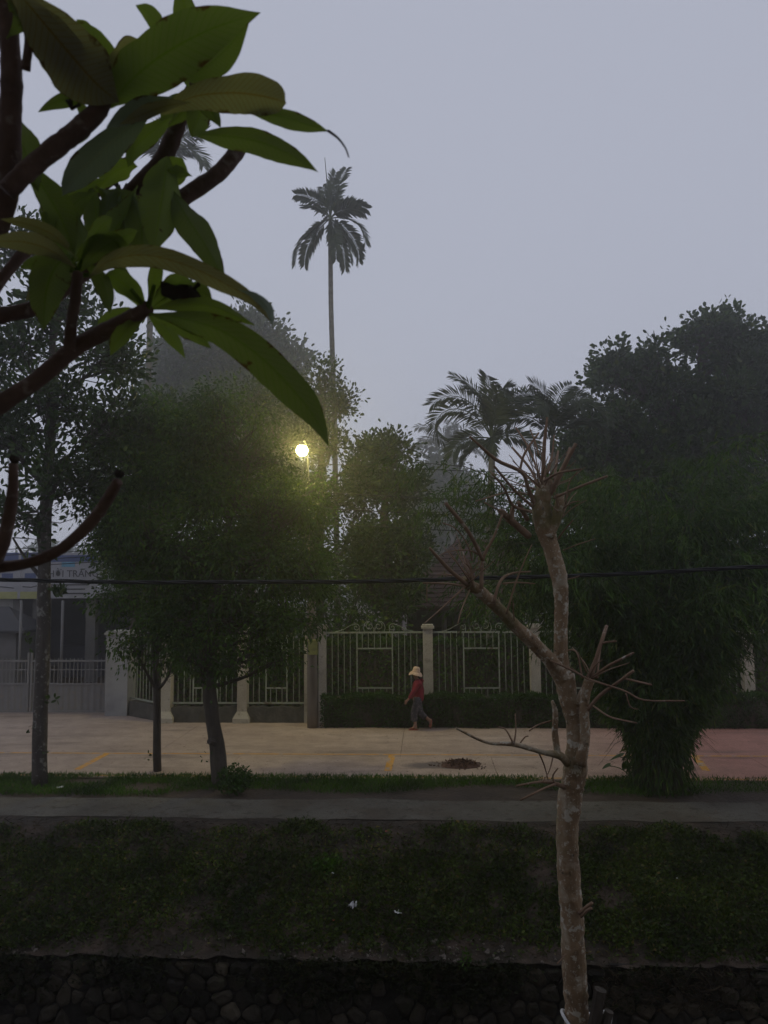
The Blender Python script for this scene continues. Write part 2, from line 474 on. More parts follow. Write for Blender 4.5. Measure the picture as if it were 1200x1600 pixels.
gx, gy = np.meshgrid(np.linspace(-26, 26, 700), np.linspace(BANK_Y0 - 0.1, 13.2, 74), indexing='ij')
tag(MB().grid(np.stack([gx, gy, bank_z(gx, gy) + 0.018 * np.sin(gx * 17 + 5 * np.sin(gy * 9)) * np.sin(gy * 23 + gx * 3) * (gy < 12.6)], -1)).build('embankment', MAT['bank_soil'], smooth=True, origin=(0, 0, 0)), kind='structure')

pw = wavy_sheet('path', -40, 40, PATH_Y0, PATH_Y1, 0.006, 800, 8, MAT['concrete_path'], 0.006, 1.5, 3, 0.07)
tag(pw, kind='structure')
tag(wavy_sheet('verge_soil', -40, 40, PATH_Y1 - 0.15, ROAD_Y0 + 0.04, -0.018, 600, 16, MAT['soil'], 0.016, 1.2, 5, 0.08), kind='structure')

# the road: cast concrete slabs with open joints on a dark bed
tag(MB().box((0, (ROAD_Y0 + 24) / 2, -0.05), (110, 24 - ROAD_Y0, 0.06)).build('road_bed', MAT['mortar'], origin=(0, 0, 0)), kind='structure')
road = thing('road', None, None, (0, 0, 0)); tag(road, kind='structure')
del_x = ground(627, 1172).x
first = None
for row, (ya, yb) in enumerate(((ROAD_Y0, 17.42), (17.435, ROAD_Y1), (ROAD_Y1 + 0.014, 23.9))):
    for k in range(-9, 9):
        xa = del_x + k * 5.6 + (2.0 if row == 0 else 0)
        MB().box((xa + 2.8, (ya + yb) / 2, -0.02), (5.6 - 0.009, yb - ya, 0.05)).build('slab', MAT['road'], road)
ROAD_Z = 0.005

def line_strip(name, pts, wd):
    P = []
    for a, b in zip(pts[:-1], pts[1:]):
        n = 24
        for i in range(n + (b is pts[-1])):
            P.append(a.lerp(b, i / n))
    d = (pts[-1] - pts[0]).normalized(); nrm = Vector((-d.y, d.x, 0))
    G = np.array([[p + nrm * (wd / 2 * s * (1 + 0.06 * random.uniform(-1, 1))) + Vector((0, 0, ROAD_Z + 0.004)) for s in (-1, 1)] for p in P])
    return tag(MB().grid(G).build(name, MAT['line_paint'], origin=(0, 0, 0)), kind='structure')
line_strip('road_line', [Vector((-45, 17.62, 0)), Vector((45, 17.62, 0))], 0.075)
line_strip('edge_line', [Vector((-45, 15.66, 0)), Vector((45, 15.66, 0))], 0.06)
for (a, b) in (((120, 1203), (178, 1172)), ((606, 1205), (614, 1174)), ((1104, 1205), (1080, 1178))):
    A, B = ground(*a), ground(*b)
    B.y = min(B.y, 17.58); A.y = max(A.y, 15.7)
    line_strip('bay_line', [A, B], 0.15)

# unseen house the view is taken from: wall and deep eave added for shade
vh = thing('unseen_house', 'unseen two storey house behind the viewer, added to shade the near canal bank', 'house', (0, -4.2, -0.34))
MB().box((0, -4.3, 4.2), (26, 5.4, 9.1)).build('wall', MAT['cream_plaster'], vh)
MB().box((0, -3.6, 8.9), (27, 8.2, 0.25)).build('roof', MAT['roof_tile'], vh)
MB().box((0, -0.95, 2.25), (6.0, 1.6, 0.16)).build('balcony', MAT['cream_plaster'], vh)
for xw in (-8, -4.5, 4.5, 8):
    for zw in (1.2, 4.6):
        wf = MB().box((xw, -1.58, zw), (1.3, 0.06, 1.5)).build('window', MAT['dark_wood'], vh)
        MB().box((xw, -1.54, zw), (1.1, 0.03, 1.3)).build('pane', MAT['dark_glass'], wf)

# canal: near bank, bed and dark water
tag(wavy_sheet('near_bank', XL, XR, -11, 7.35, -0.34, 40, 20, MAT['soil'], 0.02), kind='structure')
tag(MB().box((0, 7.25, -1.6), (140, 0.2, 2.5)).build('near_canal_wall', MAT['mortar'], origin=(0, 0, 0)), kind='structure')
m, nt_, b_ = new_mat('canal_water')
b_.inputs['Base Color'].default_value = (0.012, 0.012, 0.009, 1); b_.inputs['Roughness'].default_value = 0.15
tag(wavy_sheet('water', XL, XR, 7.3, 10.3, -2.6, 80, 12, m, 0.008, 3, 4), kind='structure')

# rubble stone retaining wall: Voronoi-like stones set in mortar
wall = thing('retaining_wall', 'dark rubble stone retaining wall along the canal below the grassy bank', 'wall', (0, 10.1, -2.6))
MB().box((0, 10.32, -1.75), (52, 0.3, 1.75)).build('wall_core', MAT['mortar'], wall)
WALL_TOP = -0.92
sites = []
sx0, sx1, sz0, sz1 = -5.9, 5.7, -2.0, WALL_TOP
nx_, nz_ = 50, 6
for i in range(nx_):
    for j in range(nz_):
        sites.append((sx0 + (i + 0.5 + rng.uniform(-.38, .38) + 0.5 * (j % 2)) * (sx1 - sx0) / nx_, sz0 + (j + 0.5 + rng.uniform(-.36, .36)) * (sz1 - sz0) / nz_))
sites = np.array(sites)
def cell(i):
    p = sites[i]; poly = [np.array(q) for q in ((p[0] - .3, max(sz0, p[1] - .3)), (p[0] + .3, max(sz0, p[1] - .3)), (p[0] + .3, min(sz1, p[1] + .3)), (p[0] - .3, min(sz1, p[1] + .3)))]
    for j in np.argsort(((sites - p) ** 2).sum(1))[1:14]:
        m_ = (p + sites[j]) / 2; nv = sites[j] - p; out_p = []
        for k in range(len(poly)):
            a_, b_2 = poly[k], poly[(k + 1) % len(poly)]
            da, db = (a_ - m_).dot(nv), (b_2 - m_).dot(nv)
            if da <= 0: out_p.append(a_)
            if da * db < 0: out_p.append(a_ + (b_2 - a_) * da / (da - db))
        poly = out_p
        if len(poly) < 3: return None
    return np.array(poly)
for i in range(len(sites)):
    pl = cell(i)
    if pl is None or rng.random() < 0.04: continue
    c_ = pl.mean(0); n = len(pl)
    # cut the corners so the stones look waterworn
    pr = []
    for k in range(n):
        a_, b_2 = pl[k], pl[(k + 1) % n]
        pr += [a_ + (b_2 - a_) * 0.2, a_ + (b_2 - a_) * 0.8]
    pr = np.array(pr); n = len(pr)
    dpt = rng.uniform(0.015, 0.075); tilt = rng.normal(0, 0.12, 2)
    V = []
    for k_, dd in ((0.92, 0.01), (0.86, -dpt * 0.7), (0.55, -dpt)):
        for q in pr:
            o_ = (q - c_) * k_ * rng.uniform(0.95, 1.02)
            V.append((c_[0] + o_[0], 10.17 + dd + (tilt @ o_ if k_ < 0.9 else 0), c_[1] + o_[1]))
    F = [(q * n + j, q * n + (j + 1) % n, (q + 1) * n + (j + 1) % n, (q + 1) * n + j) for q in (0, 1) for j in range(n)] + [tuple(range(2 * n, 3 * n))]
    MB().add(V, F).build('stone', MAT['stone'], wall)
# rubble scattered along the wall's crest: uncountable
mb = MB()
for i in range(1500):
    x = rng.uniform(-9, 9); y = rng.uniform(10.14, 10.46) ; z = float(bank_z(np.array(x), np.array(y)))
    if rng.random() > 0.45 + 0.45 * math.sin(x * 0.9 + 2): continue
    r = 0.012 + 0.035 * rng.random() ** 3
    P = np.array([(1, 0, 0), (-1, 0, 0), (0, 1, 0), (0, -1, 0), (0, 0, 1), (0, 0, -1)]) * r * rng.uniform(0.5, 1.3, (6, 1))
    R = np.array(Matrix.Rotation(rng.uniform(0, 6), 3, Vector(rng.normal(size=3)).normalized()))
    mb.add(P @ R.T + (x, y, z + r * 0.3), [(0, 2, 4), (2, 1, 4), (1, 3, 4), (3, 0, 4), (2, 0, 5), (1, 2, 5), (3, 1, 5), (0, 3, 5)])
tag(mb.build('rubble', MAT['rubble'], origin=(0, 10.3, -0.86)), kind='stuff', label='loose stone rubble scattered along the crest of the canal wall', cat='rubble')

# ------------------------------------------------------------------ leaf masses
def leaf_faces(base, d, s, L, W, fold=0.18, droop=0.0, full=False):
    """vectorised pointed leaves: four corners, folded along the midrib -> V, F(tri)"""
    n = len(base)
    d = d / (np.linalg.norm(d, axis=1)[:, None] + 1e-9)
    s = s - d * (s * d).sum(1)[:, None]
    s /= np.linalg.norm(s, axis=1)[:, None] + 1e-9
    nn = np.cross(d, s)
    L = np.broadcast_to(L, (n,))[:, None]; W = np.broadcast_to(W, (n,))[:, None]
    if full:
        m1, m2 = base + d * L * 0.3, base + d * L * 0.7
        tip = base + d * L + np.array((0, 0, -1.0)) * (L * droop)
        q = [base]
        for m_, k in ((m1, 0.42), (m2, 0.44)):
            q += [m_ + s * W * k + nn * W * fold, m_ - s * W * k + nn * W * fold]
        V = np.stack(q + [tip], 1).reshape(-1, 3)
        i = np.arange(n)[:, None] * 6
        F = np.concatenate([i + np.array(t) for t in ((0, 1, 3), (0, 3, 5), (0, 5, 4), (0, 4, 2))], 1).reshape(-1, 3)
        return V, F
    mid = base + d * L * 0.5
    tip = base + d * L + np.array((0, 0, -1.0)) * (L * droop)
    a = mid + s * W * 0.5 + nn * W * fold
    b = mid - s * W * 0.5 + nn * W * fold
    V = np.stack([base, a, tip, b], 1).reshape(-1, 3)
    i = np.arange(n)[:, None] * 4
    F = np.concatenate([i + np.array((0, 1, 2)), i + np.array((0, 2, 3))], 1).reshape(-1, 3)
    return V, F

def rand_dirs(n):
    v = rng.normal(size=(n, 3))
    return v / np.linalg.norm(v, axis=1)[:, None]

def bez(a, b, c, n=8):
    return [tuple(np.array(a) * (1 - t) ** 2 + 2 * np.array(b) * t * (1 - t) + np.array(c) * t * t) for t in np.linspace(0, 1, n)]

def crown_points(lobes, n, shell=0.55, outl=0.12):
    """cluster centres in ellipsoid lobes, weighted by volume"""
    vol = np.array([l[1][0] * l[1][1] * l[1][2] for l in lobes]) ** 0.85
    idx = rng.choice(len(lobes), n, p=vol / vol.sum())
    K = 8
    sub_c, sub_r = [], []
    for c, R in lobes:
        R = np.array(R)
        sub_c.append(np.array(c) + rand_dirs(K) * R * rng.uniform(0.45, 0.95, (K, 1)))
        sub_r.append(R * rng.uniform(0.26, 0.5, (K, 1)))
    sub_c, sub_r = np.array(sub_c), np.array(sub_r)
    k = rng.integers(0, K, n)
    C = sub_c[idx, k]; R = sub_r[idx, k]
    r = shell + (1 - shell) * rng.random(n)
    r = np.where(rng.random(n) < 0.35, rng.random(n) ** 0.5, r)
    P = C + rand_dirs(n) * r[:, None] * R * np.where(rng.random((n, 1)) < outl, rng.uniform(1.1, 1.7, (n, 1)), rng.uniform(0.8, 1.1, (n, 1)))
    # a thinner filling between the clumps
    f = rng.random(n) < 0.16
    C0 = np.array([l[0] for l in lobes], dtype=float)[idx]; R0 = np.array([l[1] for l in lobes], dtype=float)[idx]
    P[f] = (C0 + rand_dirs(n) * R0 * rng.random((n, 1)) ** 0.5 * 0.9)[f]
    return P, C, idx

def make_tree(name, label, cat, trunk, trunk_r, lobes, clusters, per, L, W, leaf, bark, spread=0.3, droop=0.15, limb_r=0.05, group=None, up=0.3, twigs=True, stubs=0):
    base = Vector(trunk[0])
    t = thing(name, label, cat, base, group)
    # trunk with a little irregularity
    tp = np.array([tuple(p) for p in trunk], dtype=float)
    dense = []
    for i in range(len(tp) - 1):
        for q in range(5): dense.append(tp[i] + (tp[i + 1] - tp[i]) * q / 5)
    dense.append(tp[-1]); dense = np.array(dense)
    hh = np.linspace(0, 1, len(dense))
    rad = np.interp(hh, np.linspace(0, 1, len(trunk_r)), trunk_r)
    jit = rng.normal(size=(len(dense), 2))
    for _ in range(4): jit[1:-1] = (jit[:-2] + jit[1:-1] + jit[2:]) / 3
    dense[1:-1, :2] += jit[1:-1] * rad[1:-1, None] * 0.45
    for _ in range(3): dense[1:-1] = (dense[:-2] + 2 * dense[1:-1] + dense[2:]) / 4
    trunk_o = MB().tube(dense, rad, n=10, wob=0.06).build('trunk', bark, t, smooth=True)
    P, C, idx = crown_points(lobes, clusters, outl=0.02 if base.y > 30 else 0.12)
    tw = MB()
    top = dense[-1]
    nodes = []
    for (c, R) in lobes:
        c = np.array(c, dtype=float)
        k = int(np.argmin(np.linalg.norm(dense - c, axis=1) + (dense[:, 2] > c[2]) * 1.5))
        k = max(2, k - 2)
        st = dense[k]
        mid = (st + c) / 2 + np.array((0, 0, -0.15)) * np.linalg.norm(c - st) + rng.normal(size=3) * 0.1
        path = np.array(bez(st, mid, c, 7))
        rr = min(rad[k] * 0.7, limb_r)
        MB().tube(path, np.linspace(rr, rr * 0.4, 7), n=6, wob=0.08).build('limb', bark, t, smooth=True)
        nodes.append(path)
    if twigs:
        for i in range(len(P)):
            path = nodes[idx[i]]
            s = path[rng.integers(3, len(path))]
            m_ = (s + P[i]) / 2 + rng.normal(size=3) * 0.08
            tw.tube([s, m_, P[i]], [limb_r * 0.28, limb_r * 0.2, limb_r * 0.08], n=3, cap=False)
        tag(tw.build('twigs', bark, t), kind='stuff')
    ctr = np.repeat(P, per, 0)
    out_ = np.repeat(P - C, per, 0); out_ /= np.linalg.norm(out_, axis=1)[:, None] + 1e-6
    n = len(ctr)
    off = rng.normal(size=(n, 3)) * spread * 0.55
    base_p = ctr + off
    d = off / (np.linalg.norm(off, axis=1)[:, None] + 1e-6) * 0.7 + rand_dirs(n) * 0.5 + out_ * 0.4 + np.array((0, 0, up))
    sz = rng.uniform(0.65, 1.2, n)
    V, F = leaf_faces(base_p, d, rand_dirs(n), L * sz, W * sz, droop=droop, full=L > 0.12)
    cr = tri_mesh('crown', V, F, leaf, t)
    tag(cr, kind='stuff')
    return t

def lobe(px, py, Y, rx, ry=None, rz=None, dy=0.0):
    """an ellipsoid centre seen at a spot; radii in metres"""
    p = at(px, py, Y + dy)
    return (tuple(p), (rx, ry or rx, rz or rx))
# ------------------------------------------------------------------ grass and weeds
def blades(name, n, xr, yr, zf, h, wd, mat, label, cat, lean=0.5, dens=None, broad=0.0):
    x = rng.uniform(*xr, n); y = rng.uniform(*yr, n)
    if dens is not None:
        k = rng.random(n) < dens(x, y); x, y = x[k], y[k]
    n = len(x)
    z = zf(x, y)
    base = np.stack([x, y, z], 1)
    d = np.stack([rng.normal(0, lean, n), rng.normal(0, lean, n), np.ones(n)], 1)
    L = h * rng.uniform(0.5, 1.3, n); W = np.full(n, wd)
    if broad:
        q = rng.random(n) < broad
        L = np.where(q, h * 0.5 * rng.uniform(0.5, 1.3, n), L); W = np.where(q, h * 0.33, W)
        base[:, 2] += np.where(q, rng.uniform(0, 0.6, n) * h, 0)
        d[q, 2] *= 0.35
    V, F = leaf_faces(base, d, rand_dirs(n), L, W, droop=0.12)
    o = tri_mesh(name, V, F, mat, origin=(0, float(y.mean()), float(z.mean())))
    return tag(o, label, cat, kind='stuff')

def patchy(f, thr, soft, sx=1.0, sy=1.6, ph=0.0):
    def g(x, y):
        v = np.sin(x * 1.7 * f * sx + 1.3 * np.sin(y * 2.1 * sy + ph)) + np.sin(x * 0.63 * f + y * 1.9 * sy + ph) + 0.7 * np.sin(x * 4.3 * f - y * 3.1 + ph)
        return np.clip((v + thr) / soft + 0.5, 0.04, 1)
    return g

def verge_d(x, y):
    p = patchy(0.8, 1.6, 1.0)(x, y)
    inner = np.clip((y - 14.55 - 0.22 * np.sin(x * 1.3) - 0.2 * np.sin(x * 0.5 + 1)) / 0.25, 0.0, 1)
    left = np.where(x < -4.9, np.clip((y - 14.15) / 0.2, 0, 1), inner)
    rightd = np.where(x > 4.2, 0.45, 1.0)
    return p * left * rightd
blades('grass', 60000, (-13, 13), (14.1, 15.72), lambda x, y: 0.0 * x - 0.01, 0.115, 0.013, MAT['grass'], 'short green grass on the verge between the footpath and the road', 'grass', dens=verge_d)
def bank_d(x, y):
    t = (y - BANK_Y0) / 2.2
    p = patchy(1.3, 2.0, 1.3)(x, y) * patchy(3.1, 2.0, 1.2, 2.2, 2.5, 1.0)(x, y)
    edge = np.clip((12.62 + 0.2 * np.sin(x * 2.2) + 0.12 * np.sin(x * 5.3) - y) / 0.25, 0, 1) * np.clip((y - 10.22 - 0.12 * np.sin(x * 1.4) - 0.06 * np.sin(x * 3.7)) / 0.2, 0.15, 1)
    bare = 1 - 0.6 * np.exp(-((t - 0.88) / 0.12) ** 2) * (x < 3)
    return p * edge * bare * np.where(x > 2.0, 1.0, 0.72)
blades('weeds', 170000, (-11, 11), (10.2, 12.9), lambda x, y: bank_z(x, y), 0.125, 0.016, MAT['bank_weed'], 'low dark weeds and creeping grass covering the canal embankment', 'weeds', lean=0.8, dens=bank_d, broad=0.45)
blades('dry_stalks', 9000, (-11, 11), (10.25, 12.75), lambda x, y: bank_z(x, y), 0.15, 0.01, MAT['dry_stalk'], 'dry brown stalks lying among the embankment weeds', 'dry stalks', lean=1.6)
def hang_d(x, y): return np.clip(0.55 + 0.6 * np.sin(x * 1.1 + 2) + 0.5 * np.sin(x * 2.9), 0.06, 1)
blades('hanging_creeper', 16000, (-6.5, 6.5), (10.04, 10.17), lambda x, y: -0.9 - rng.random(len(x)) ** 1.6 * (0.25 + 0.3 * np.abs(np.sin(x * 1.7 + 1))), 0.12, 0.014, MAT['wall_creeper'], 'dark creeper hanging down the upper part of the stone canal wall', 'creeper', lean=1.2, dens=hang_d, broad=0.5)
blades('wall_weeds', 2600, (2.1, 4.0), (10.06, 10.4), lambda x, y: -0.92 - 0.5 * rng.random(len(x)) * (x > 0), 0.16, 0.012, MAT['dry_stalk'], 'brown withered creeper hanging over the top of the canal wall', 'withered creeper', lean=0.9)

def tuft(name, label, cat, p, n, r, h, L, W, mat, group=None, stems=4):
    t = thing(name, label, cat, p, group)
    sm = MB()
    for i in range(stems):
        a = rng.uniform(0, 6.28); e = (p[0] + r * 0.6 * math.cos(a), p[1] + r * 0.6 * math.sin(a), p[2] + h * rng.uniform(0.6, 1))
        sm.tube([tuple(p), ((p[0] + e[0]) / 2, (p[1] + e[1]) / 2, p[2] + h * 0.55), e], [0.012, 0.009, 0.004], n=4)
    sm.build('stems', MAT['bark_dark'], t)
    q = rand_dirs(n) * np.array((r, r, h * 0.55)) * (rng.random((n, 1)) ** 0.4) + np.array(p) + (0, 0, h * 0.5)
    q[:, 2] = np.maximum(q[:, 2], p[2] + 0.01)
    V, F = leaf_faces(q, rand_dirs(n) + (0, 0, 0.4), rand_dirs(n), L * rng.uniform(0.6, 1.2, n), W * rng.uniform(0.7, 1.2, n), droop=0.15)
    tag(tri_mesh('foliage', V, F, mat, t), kind='stuff')
    return t

# ------------------------------------------------------------------ far woods
n = 30000
x = rng.uniform(-66, 66, n)
top = 6.5 + 1.6 * np.sin(x * 0.11 + 1) + 1.3 * np.sin(x * 0.31) + 0.8 * np.sin(x * 0.9 + 2)
y = 112 + rng.normal(0, 3, n)
z = rng.random(n) ** 0.7 * top
V, F = leaf_faces(np.stack([x, y, z], 1), rand_dirs(n), rand_dirs(n), rng.uniform(0.5, 0.9, n), rng.uniform(0.35, 0.6, n))
tag(tri_mesh('far_woods', V, F, MAT['green_leaf_big'], origin=(0, 112, 0)), 'distant belt of woods fading into the mist behind the palms', 'woods', kind='stuff')

# ------------------------------------------------------------------ broadleaf trees
gA = ground(62, 1228)
make_tree('magnolia_tree', 'tall sparse tree with big glossy leaves and lichen grey trunk, nearest the left edge', 'tree',
          [gA, at(64, 1100, gA.y), at(69, 900, gA.y), at(74, 760, gA.y), at(80, 620, gA.y), at(85, 480, gA.y), at(85, 400, gA.y)],
          [0.15, 0.135, 0.125, 0.12, 0.1, 0.075, 0.045, 0.02],
          [lobe(40, 395, 14.7, 0.7, 0.7, 0.65), lobe(105, 470, 14.7, 0.95, 0.9, 0.6), lobe(20, 540, 14.7, 1.0, 0.9, 0.6), lobe(165, 555, 14.9, 0.85, 0.9, 0.6),
           lobe(75, 620, 14.5, 0.9, 0.9, 0.5), lobe(165, 655, 15, 0.85, 0.9, 0.5), lobe(20, 690, 14.6, 0.9, 0.9, 0.55), lobe(90, 735, 14.6, 0.95, 0.9, 0.5), lobe(60, 800, 14.7, 1.0, 0.7, 0.3), lobe(-60, 600, 14.7, 1.2, 1.0, 1.8), lobe(20, 840, 14.6, 0.45, 0.4, 0.22)],
          860, 15, 0.16, 0.072, MAT['green_leaf_big'], MAT['bark_grey'], spread=0.32, droop=0.1, limb_r=0.05)
gB = ground(246, 1205)
make_tree('street_tree', 'slim straight street tree with dense dark foliage, between the lichen trunk and the leaning tree', 'tree',
          [gB, at(245, 1080, gB.y), at(240, 930, gB.y), at(236, 780, gB.y), at(234, 650, gB.y)],
          [0.085, 0.075, 0.07, 0.05, 0.02],
          [lobe(240, 665, 15.5, 0.8, 0.9, 0.6), lobe(205, 700, 15.6, 0.8, 1, 0.6), lobe(180, 765, 15.5, 0.85, 1, 0.7), lobe(285, 740, 15.5, 1.1, 1, 0.8), lobe(190, 855, 15.4, 0.7, 0.9, 0.7), lobe(235, 830, 15.2, 1.1, 1, 0.8),
           lobe(290, 890, 15.5, 1.0, 1, 0.8), lobe(205, 930, 15.4, 0.7, 0.8, 0.5), lobe(250, 970, 15.3, 0.8, 0.7, 0.55), lobe(205, 1000, 15.3, 0.42, 0.4, 0.5), lobe(275, 1020, 15.4, 0.5, 0.5, 0.4), lobe(165, 800, 15.5, 0.6, 0.6, 0.6), lobe(150, 710, 15.6, 0.45, 0.5, 0.4)],
          1150, 24, 0.09, 0.046, MAT['green_leaf_small'], MAT['bark_dark'], spread=0.25, droop=0.25, limb_r=0.04, up=-0.25)
gC = ground(347, 1226)
make_tree('street_tree', 'leaning street tree with pruning stub on its trunk, leaves lit by the lamp', 'tree',
          [gC, at(340, 1175, gC.y), at(330, 1110, gC.y), at(323, 1050, gC.y), at(332, 950, gC.y), at(352, 850, gC.y), at(372, 740, gC.y)],
          [0.18, 0.15, 0.135, 0.13, 0.1, 0.07, 0.02],
          [lobe(345, 655, 15.2, 1.0, 1.0, 0.7), lobe(300, 690, 15.4, 0.8, 1, 0.7), lobe(385, 715, 15.4, 0.9, 1, 0.7), lobe(370, 770, 14.9, 1.2, 1, 0.85), lobe(440, 810, 15.4, 0.8, 0.9, 0.7), lobe(320, 860, 15.0, 1.1, 1, 0.8),
           lobe(420, 870, 15.1, 1.1, 1, 0.8), lobe(478, 890, 15.3, 0.5, 0.8, 0.7), lobe(305, 960, 15.0, 0.8, 0.8, 0.6), lobe(380, 950, 15, 1.0, 0.9, 0.65), lobe(450, 965, 15, 0.6, 0.8, 0.6), lobe(320, 1020, 14.9, 0.6, 0.6, 0.4), lobe(385, 1020, 14.9, 0.6, 0.6, 0.38), lobe(440, 1030, 15, 0.35, 0.4, 0.35), lobe(455, 800, 17.6, 0.8, 0.8, 0.6), lobe(498, 810, 18.2, 0.5, 0.6, 0.7), lobe(490, 890, 18, 0.7, 0.8, 0.7), lobe(420, 770, 17, 0.8, 0.8, 0.6), lobe(484, 768, 18.8, 0.42, 0.4, 0.34), lobe(355, 1045, 15, 0.5, 0.5, 0.25)],
          1750, 24, 0.09, 0.046, MAT['green_leaf_small'], MAT['bark_dark'], spread=0.25, droop=0.25, limb_r=0.05, up=-0.25)
tC = [o for o in S.objects if o.name.startswith('street_tree')][-1]
MB().tube([at(334, 1160, gC.y - 0.08), at(327, 1158, gC.y - 0.2)], [0.07, 0.06], n=8).build('stub', MAT['bark_dark'], tC)
tuft('bush', 'low dark bush round the foot of the leaning street tree', 'bush', ground(366, 1240), 900, 0.33, 0.5, 0.08, 0.04, MAT['hedge_leaf'])
tuft('weed_clump', 'green weed clump near the upper edge of the embankment', 'weed clump', (at(512, 1330, 11.6).x, 11.6, float(bank_z(np.array(0.), np.array(11.6)))), 260, 0.28, 0.22, 0.08, 0.035, MAT['grass'])
tuft('wall_plant', 'small yellow green plant growing from the canal wall', 'plant', tuple(at(727, 1515, 10.12)), 60, 0.09, 0.22, 0.07, 0.025, MAT['grass'])

def bg_tree(name, label, px, Y, toppath, r, lobes, clusters, per, L, W, spread, leaf='green_leaf_big', group=None, lr=0.1):
    g = at(px, 900, Y); g.z = -0.08
    make_tree(name, label, 'tree', [g] + [at(a, b, Y) for a, b in toppath], r, lobes, clusters, per, L, W, MAT[leaf], MAT['bark_dark'], spread=spread, limb_r=lr, group=group, droop=0.1)

tA = [o for o in S.objects if o.name.startswith('magnolia_tree')][-1]
tB = [o for o in S.objects if o.name == 'street_tree'][-1]
for (px, py, Yq, tr_, nL, L_) in ((48, 1000, gA.y, tA, 12, 0.14), (80, 1095, gA.y, tA, 8, 0.13), (46, 1138, gA.y, tA, 7, 0.1), (92, 925, gA.y, tA, 26, 0.16), (72, 1172, gA.y, tA, 3, 0.08), (235, 1183, gB.y, tB, 9, 0.08), (326, 1182, gC.y, tC, 7, 0.07)):
    c_ = np.array(at(px, py, Yq - 0.12))
    nn = nL
    V, F = leaf_faces(np.tile(c_, (nn, 1)) + rng.normal(size=(nn, 3)) * 0.05, rand_dirs(nn) + (0, 0, 0.5), rand_dirs(nn), np.full(nn, L_), np.full(nn, L_ * 0.42), full=True)
    tag(tri_mesh('sprout', V, F, MAT['green_leaf_big'], tr_), kind='stuff')
bg_tree('large_tree', 'big misty grey tree far behind the street lamp', 360, 60, [(360, 800), (365, 650), (370, 540)], [0.5, 0.4, 0.3, 0.1],
        [lobe(375, 530, 60, 3.71, 3.71, 2.29), lobe(310, 560, 60, 3.43, 3.71, 2.57), lobe(430, 570, 60, 2.43, 2.86, 2.0), lobe(280, 640, 60, 3.71, 4.29, 2.86), lobe(370, 640, 58.5714, 4.57, 4.29, 3.14), lobe(450, 660, 60, 2.57, 2.86, 2.86), lobe(320, 740, 60, 4.29, 4.29, 2.86), lobe(420, 760, 60, 4.29, 4.29, 2.86)],
        2000, 22, 0.48, 0.25, 1.0, lr=0.28)
bg_tree('garden_tree', 'open crowned tree with sky showing through, behind the tall palm trunk', 500, 27, [(500, 800), (503, 700), (508, 610)], [0.2, 0.16, 0.1, 0.03],
        [lobe(500, 590, 27, 0.85, 0.8, 0.7), lobe(525, 625, 27, 0.7, 0.8, 0.6), lobe(545, 625, 27, 0.5, 0.5, 0.5), lobe(480, 670, 27, 0.8, 0.8, 0.7), lobe(520, 690, 27, 1.0, 0.8, 0.6), lobe(562, 715, 27, 0.65, 0.7, 0.8), lobe(500, 770, 27, 1.2, 1, 0.9), lobe(570, 790, 27, 0.7, 0.7, 0.8)],
        420, 15, 0.17, 0.085, 0.32, lr=0.06)
bg_tree('garden_tree', 'dense rounded garden tree between the tall palm trunk and the misty palm', 606, 25, [(604, 860), (600, 790), (606, 700)], [0.2, 0.17, 0.13, 0.03],
        [lobe(612, 705, 25, 0.85, 0.9, 0.6), lobe(588, 750, 25, 0.9, 1, 0.7), lobe(635, 770, 25, 0.7, 0.9, 0.8), lobe(640, 850, 25, 0.75, 0.9, 0.8), lobe(590, 850, 25, 1.0, 1, 0.7), lobe(565, 900, 25, 1, 1, 0.8), lobe(630, 920, 25, 1.1, 1, 0.8)],
        1150, 18, 0.16, 0.08, 0.32, lr=0.06)
bg_tree('large_tree', 'high jackfruit tree with rounded leaf clumps towering above the bamboo', 1080, 31, [(1080, 800), (1085, 650), (1100, 560)], [0.4, 0.35, 0.25, 0.1],
        [lobe(960, 590, 31, 1.5, 1.6, 1.1), lobe(1030, 575, 31, 1.5, 1.6, 1.1), lobe(1095, 530, 31, 1.4, 1.5, 1.2), lobe(1150, 515, 31, 1.3, 1.5, 0.9), lobe(1215, 560, 31, 1.5, 1.5, 1.2), lobe(1130, 600, 31, 1.9, 2, 1.3), lobe(1040, 650, 31, 2, 2, 1.4), lobe(950, 660, 31, 1.4, 1.6, 1.3), lobe(1210, 660, 31, 2, 2, 1.8), lobe(1120, 700, 31, 2.2, 2, 1.6), lobe(990, 740, 31, 2, 2, 1.6), lobe(1180, 600, 31, 2, 2, 1.5), lobe(1200, 760, 31, 2.2, 2, 2), lobe(920, 700, 31, 1.2, 1.5, 1.6), lobe(1080, 790, 31, 2.4, 2, 2), lobe(900, 770, 31, 1.5, 1.6, 1.6), lobe(960, 810, 31, 2, 2, 1.6), lobe(1020, 730, 31, 1.8, 1.8, 1.5)],
        3500, 16, 0.24, 0.15, 0.34, lr=0.12)
bg_tree('large_tree', 'round misty tree mass below the faded palm, far back', 706, 88, [(706, 850), (706, 800), (704, 760)], [0.4, 0.3, 0.2, 0.1],
        [lobe(700, 740, 88, 3.03, 3.79, 2.73), lobe(722, 780, 88, 3.34, 3.79, 3.34), lobe(680, 800, 88, 3.34, 3.79, 3.79), lobe(735, 840, 88, 3.34, 3.79, 3.03), lobe(690, 860, 88, 4.55, 3.79, 3.03)],
        700, 20, 0.6, 0.34, 1.0, lr=0.3)
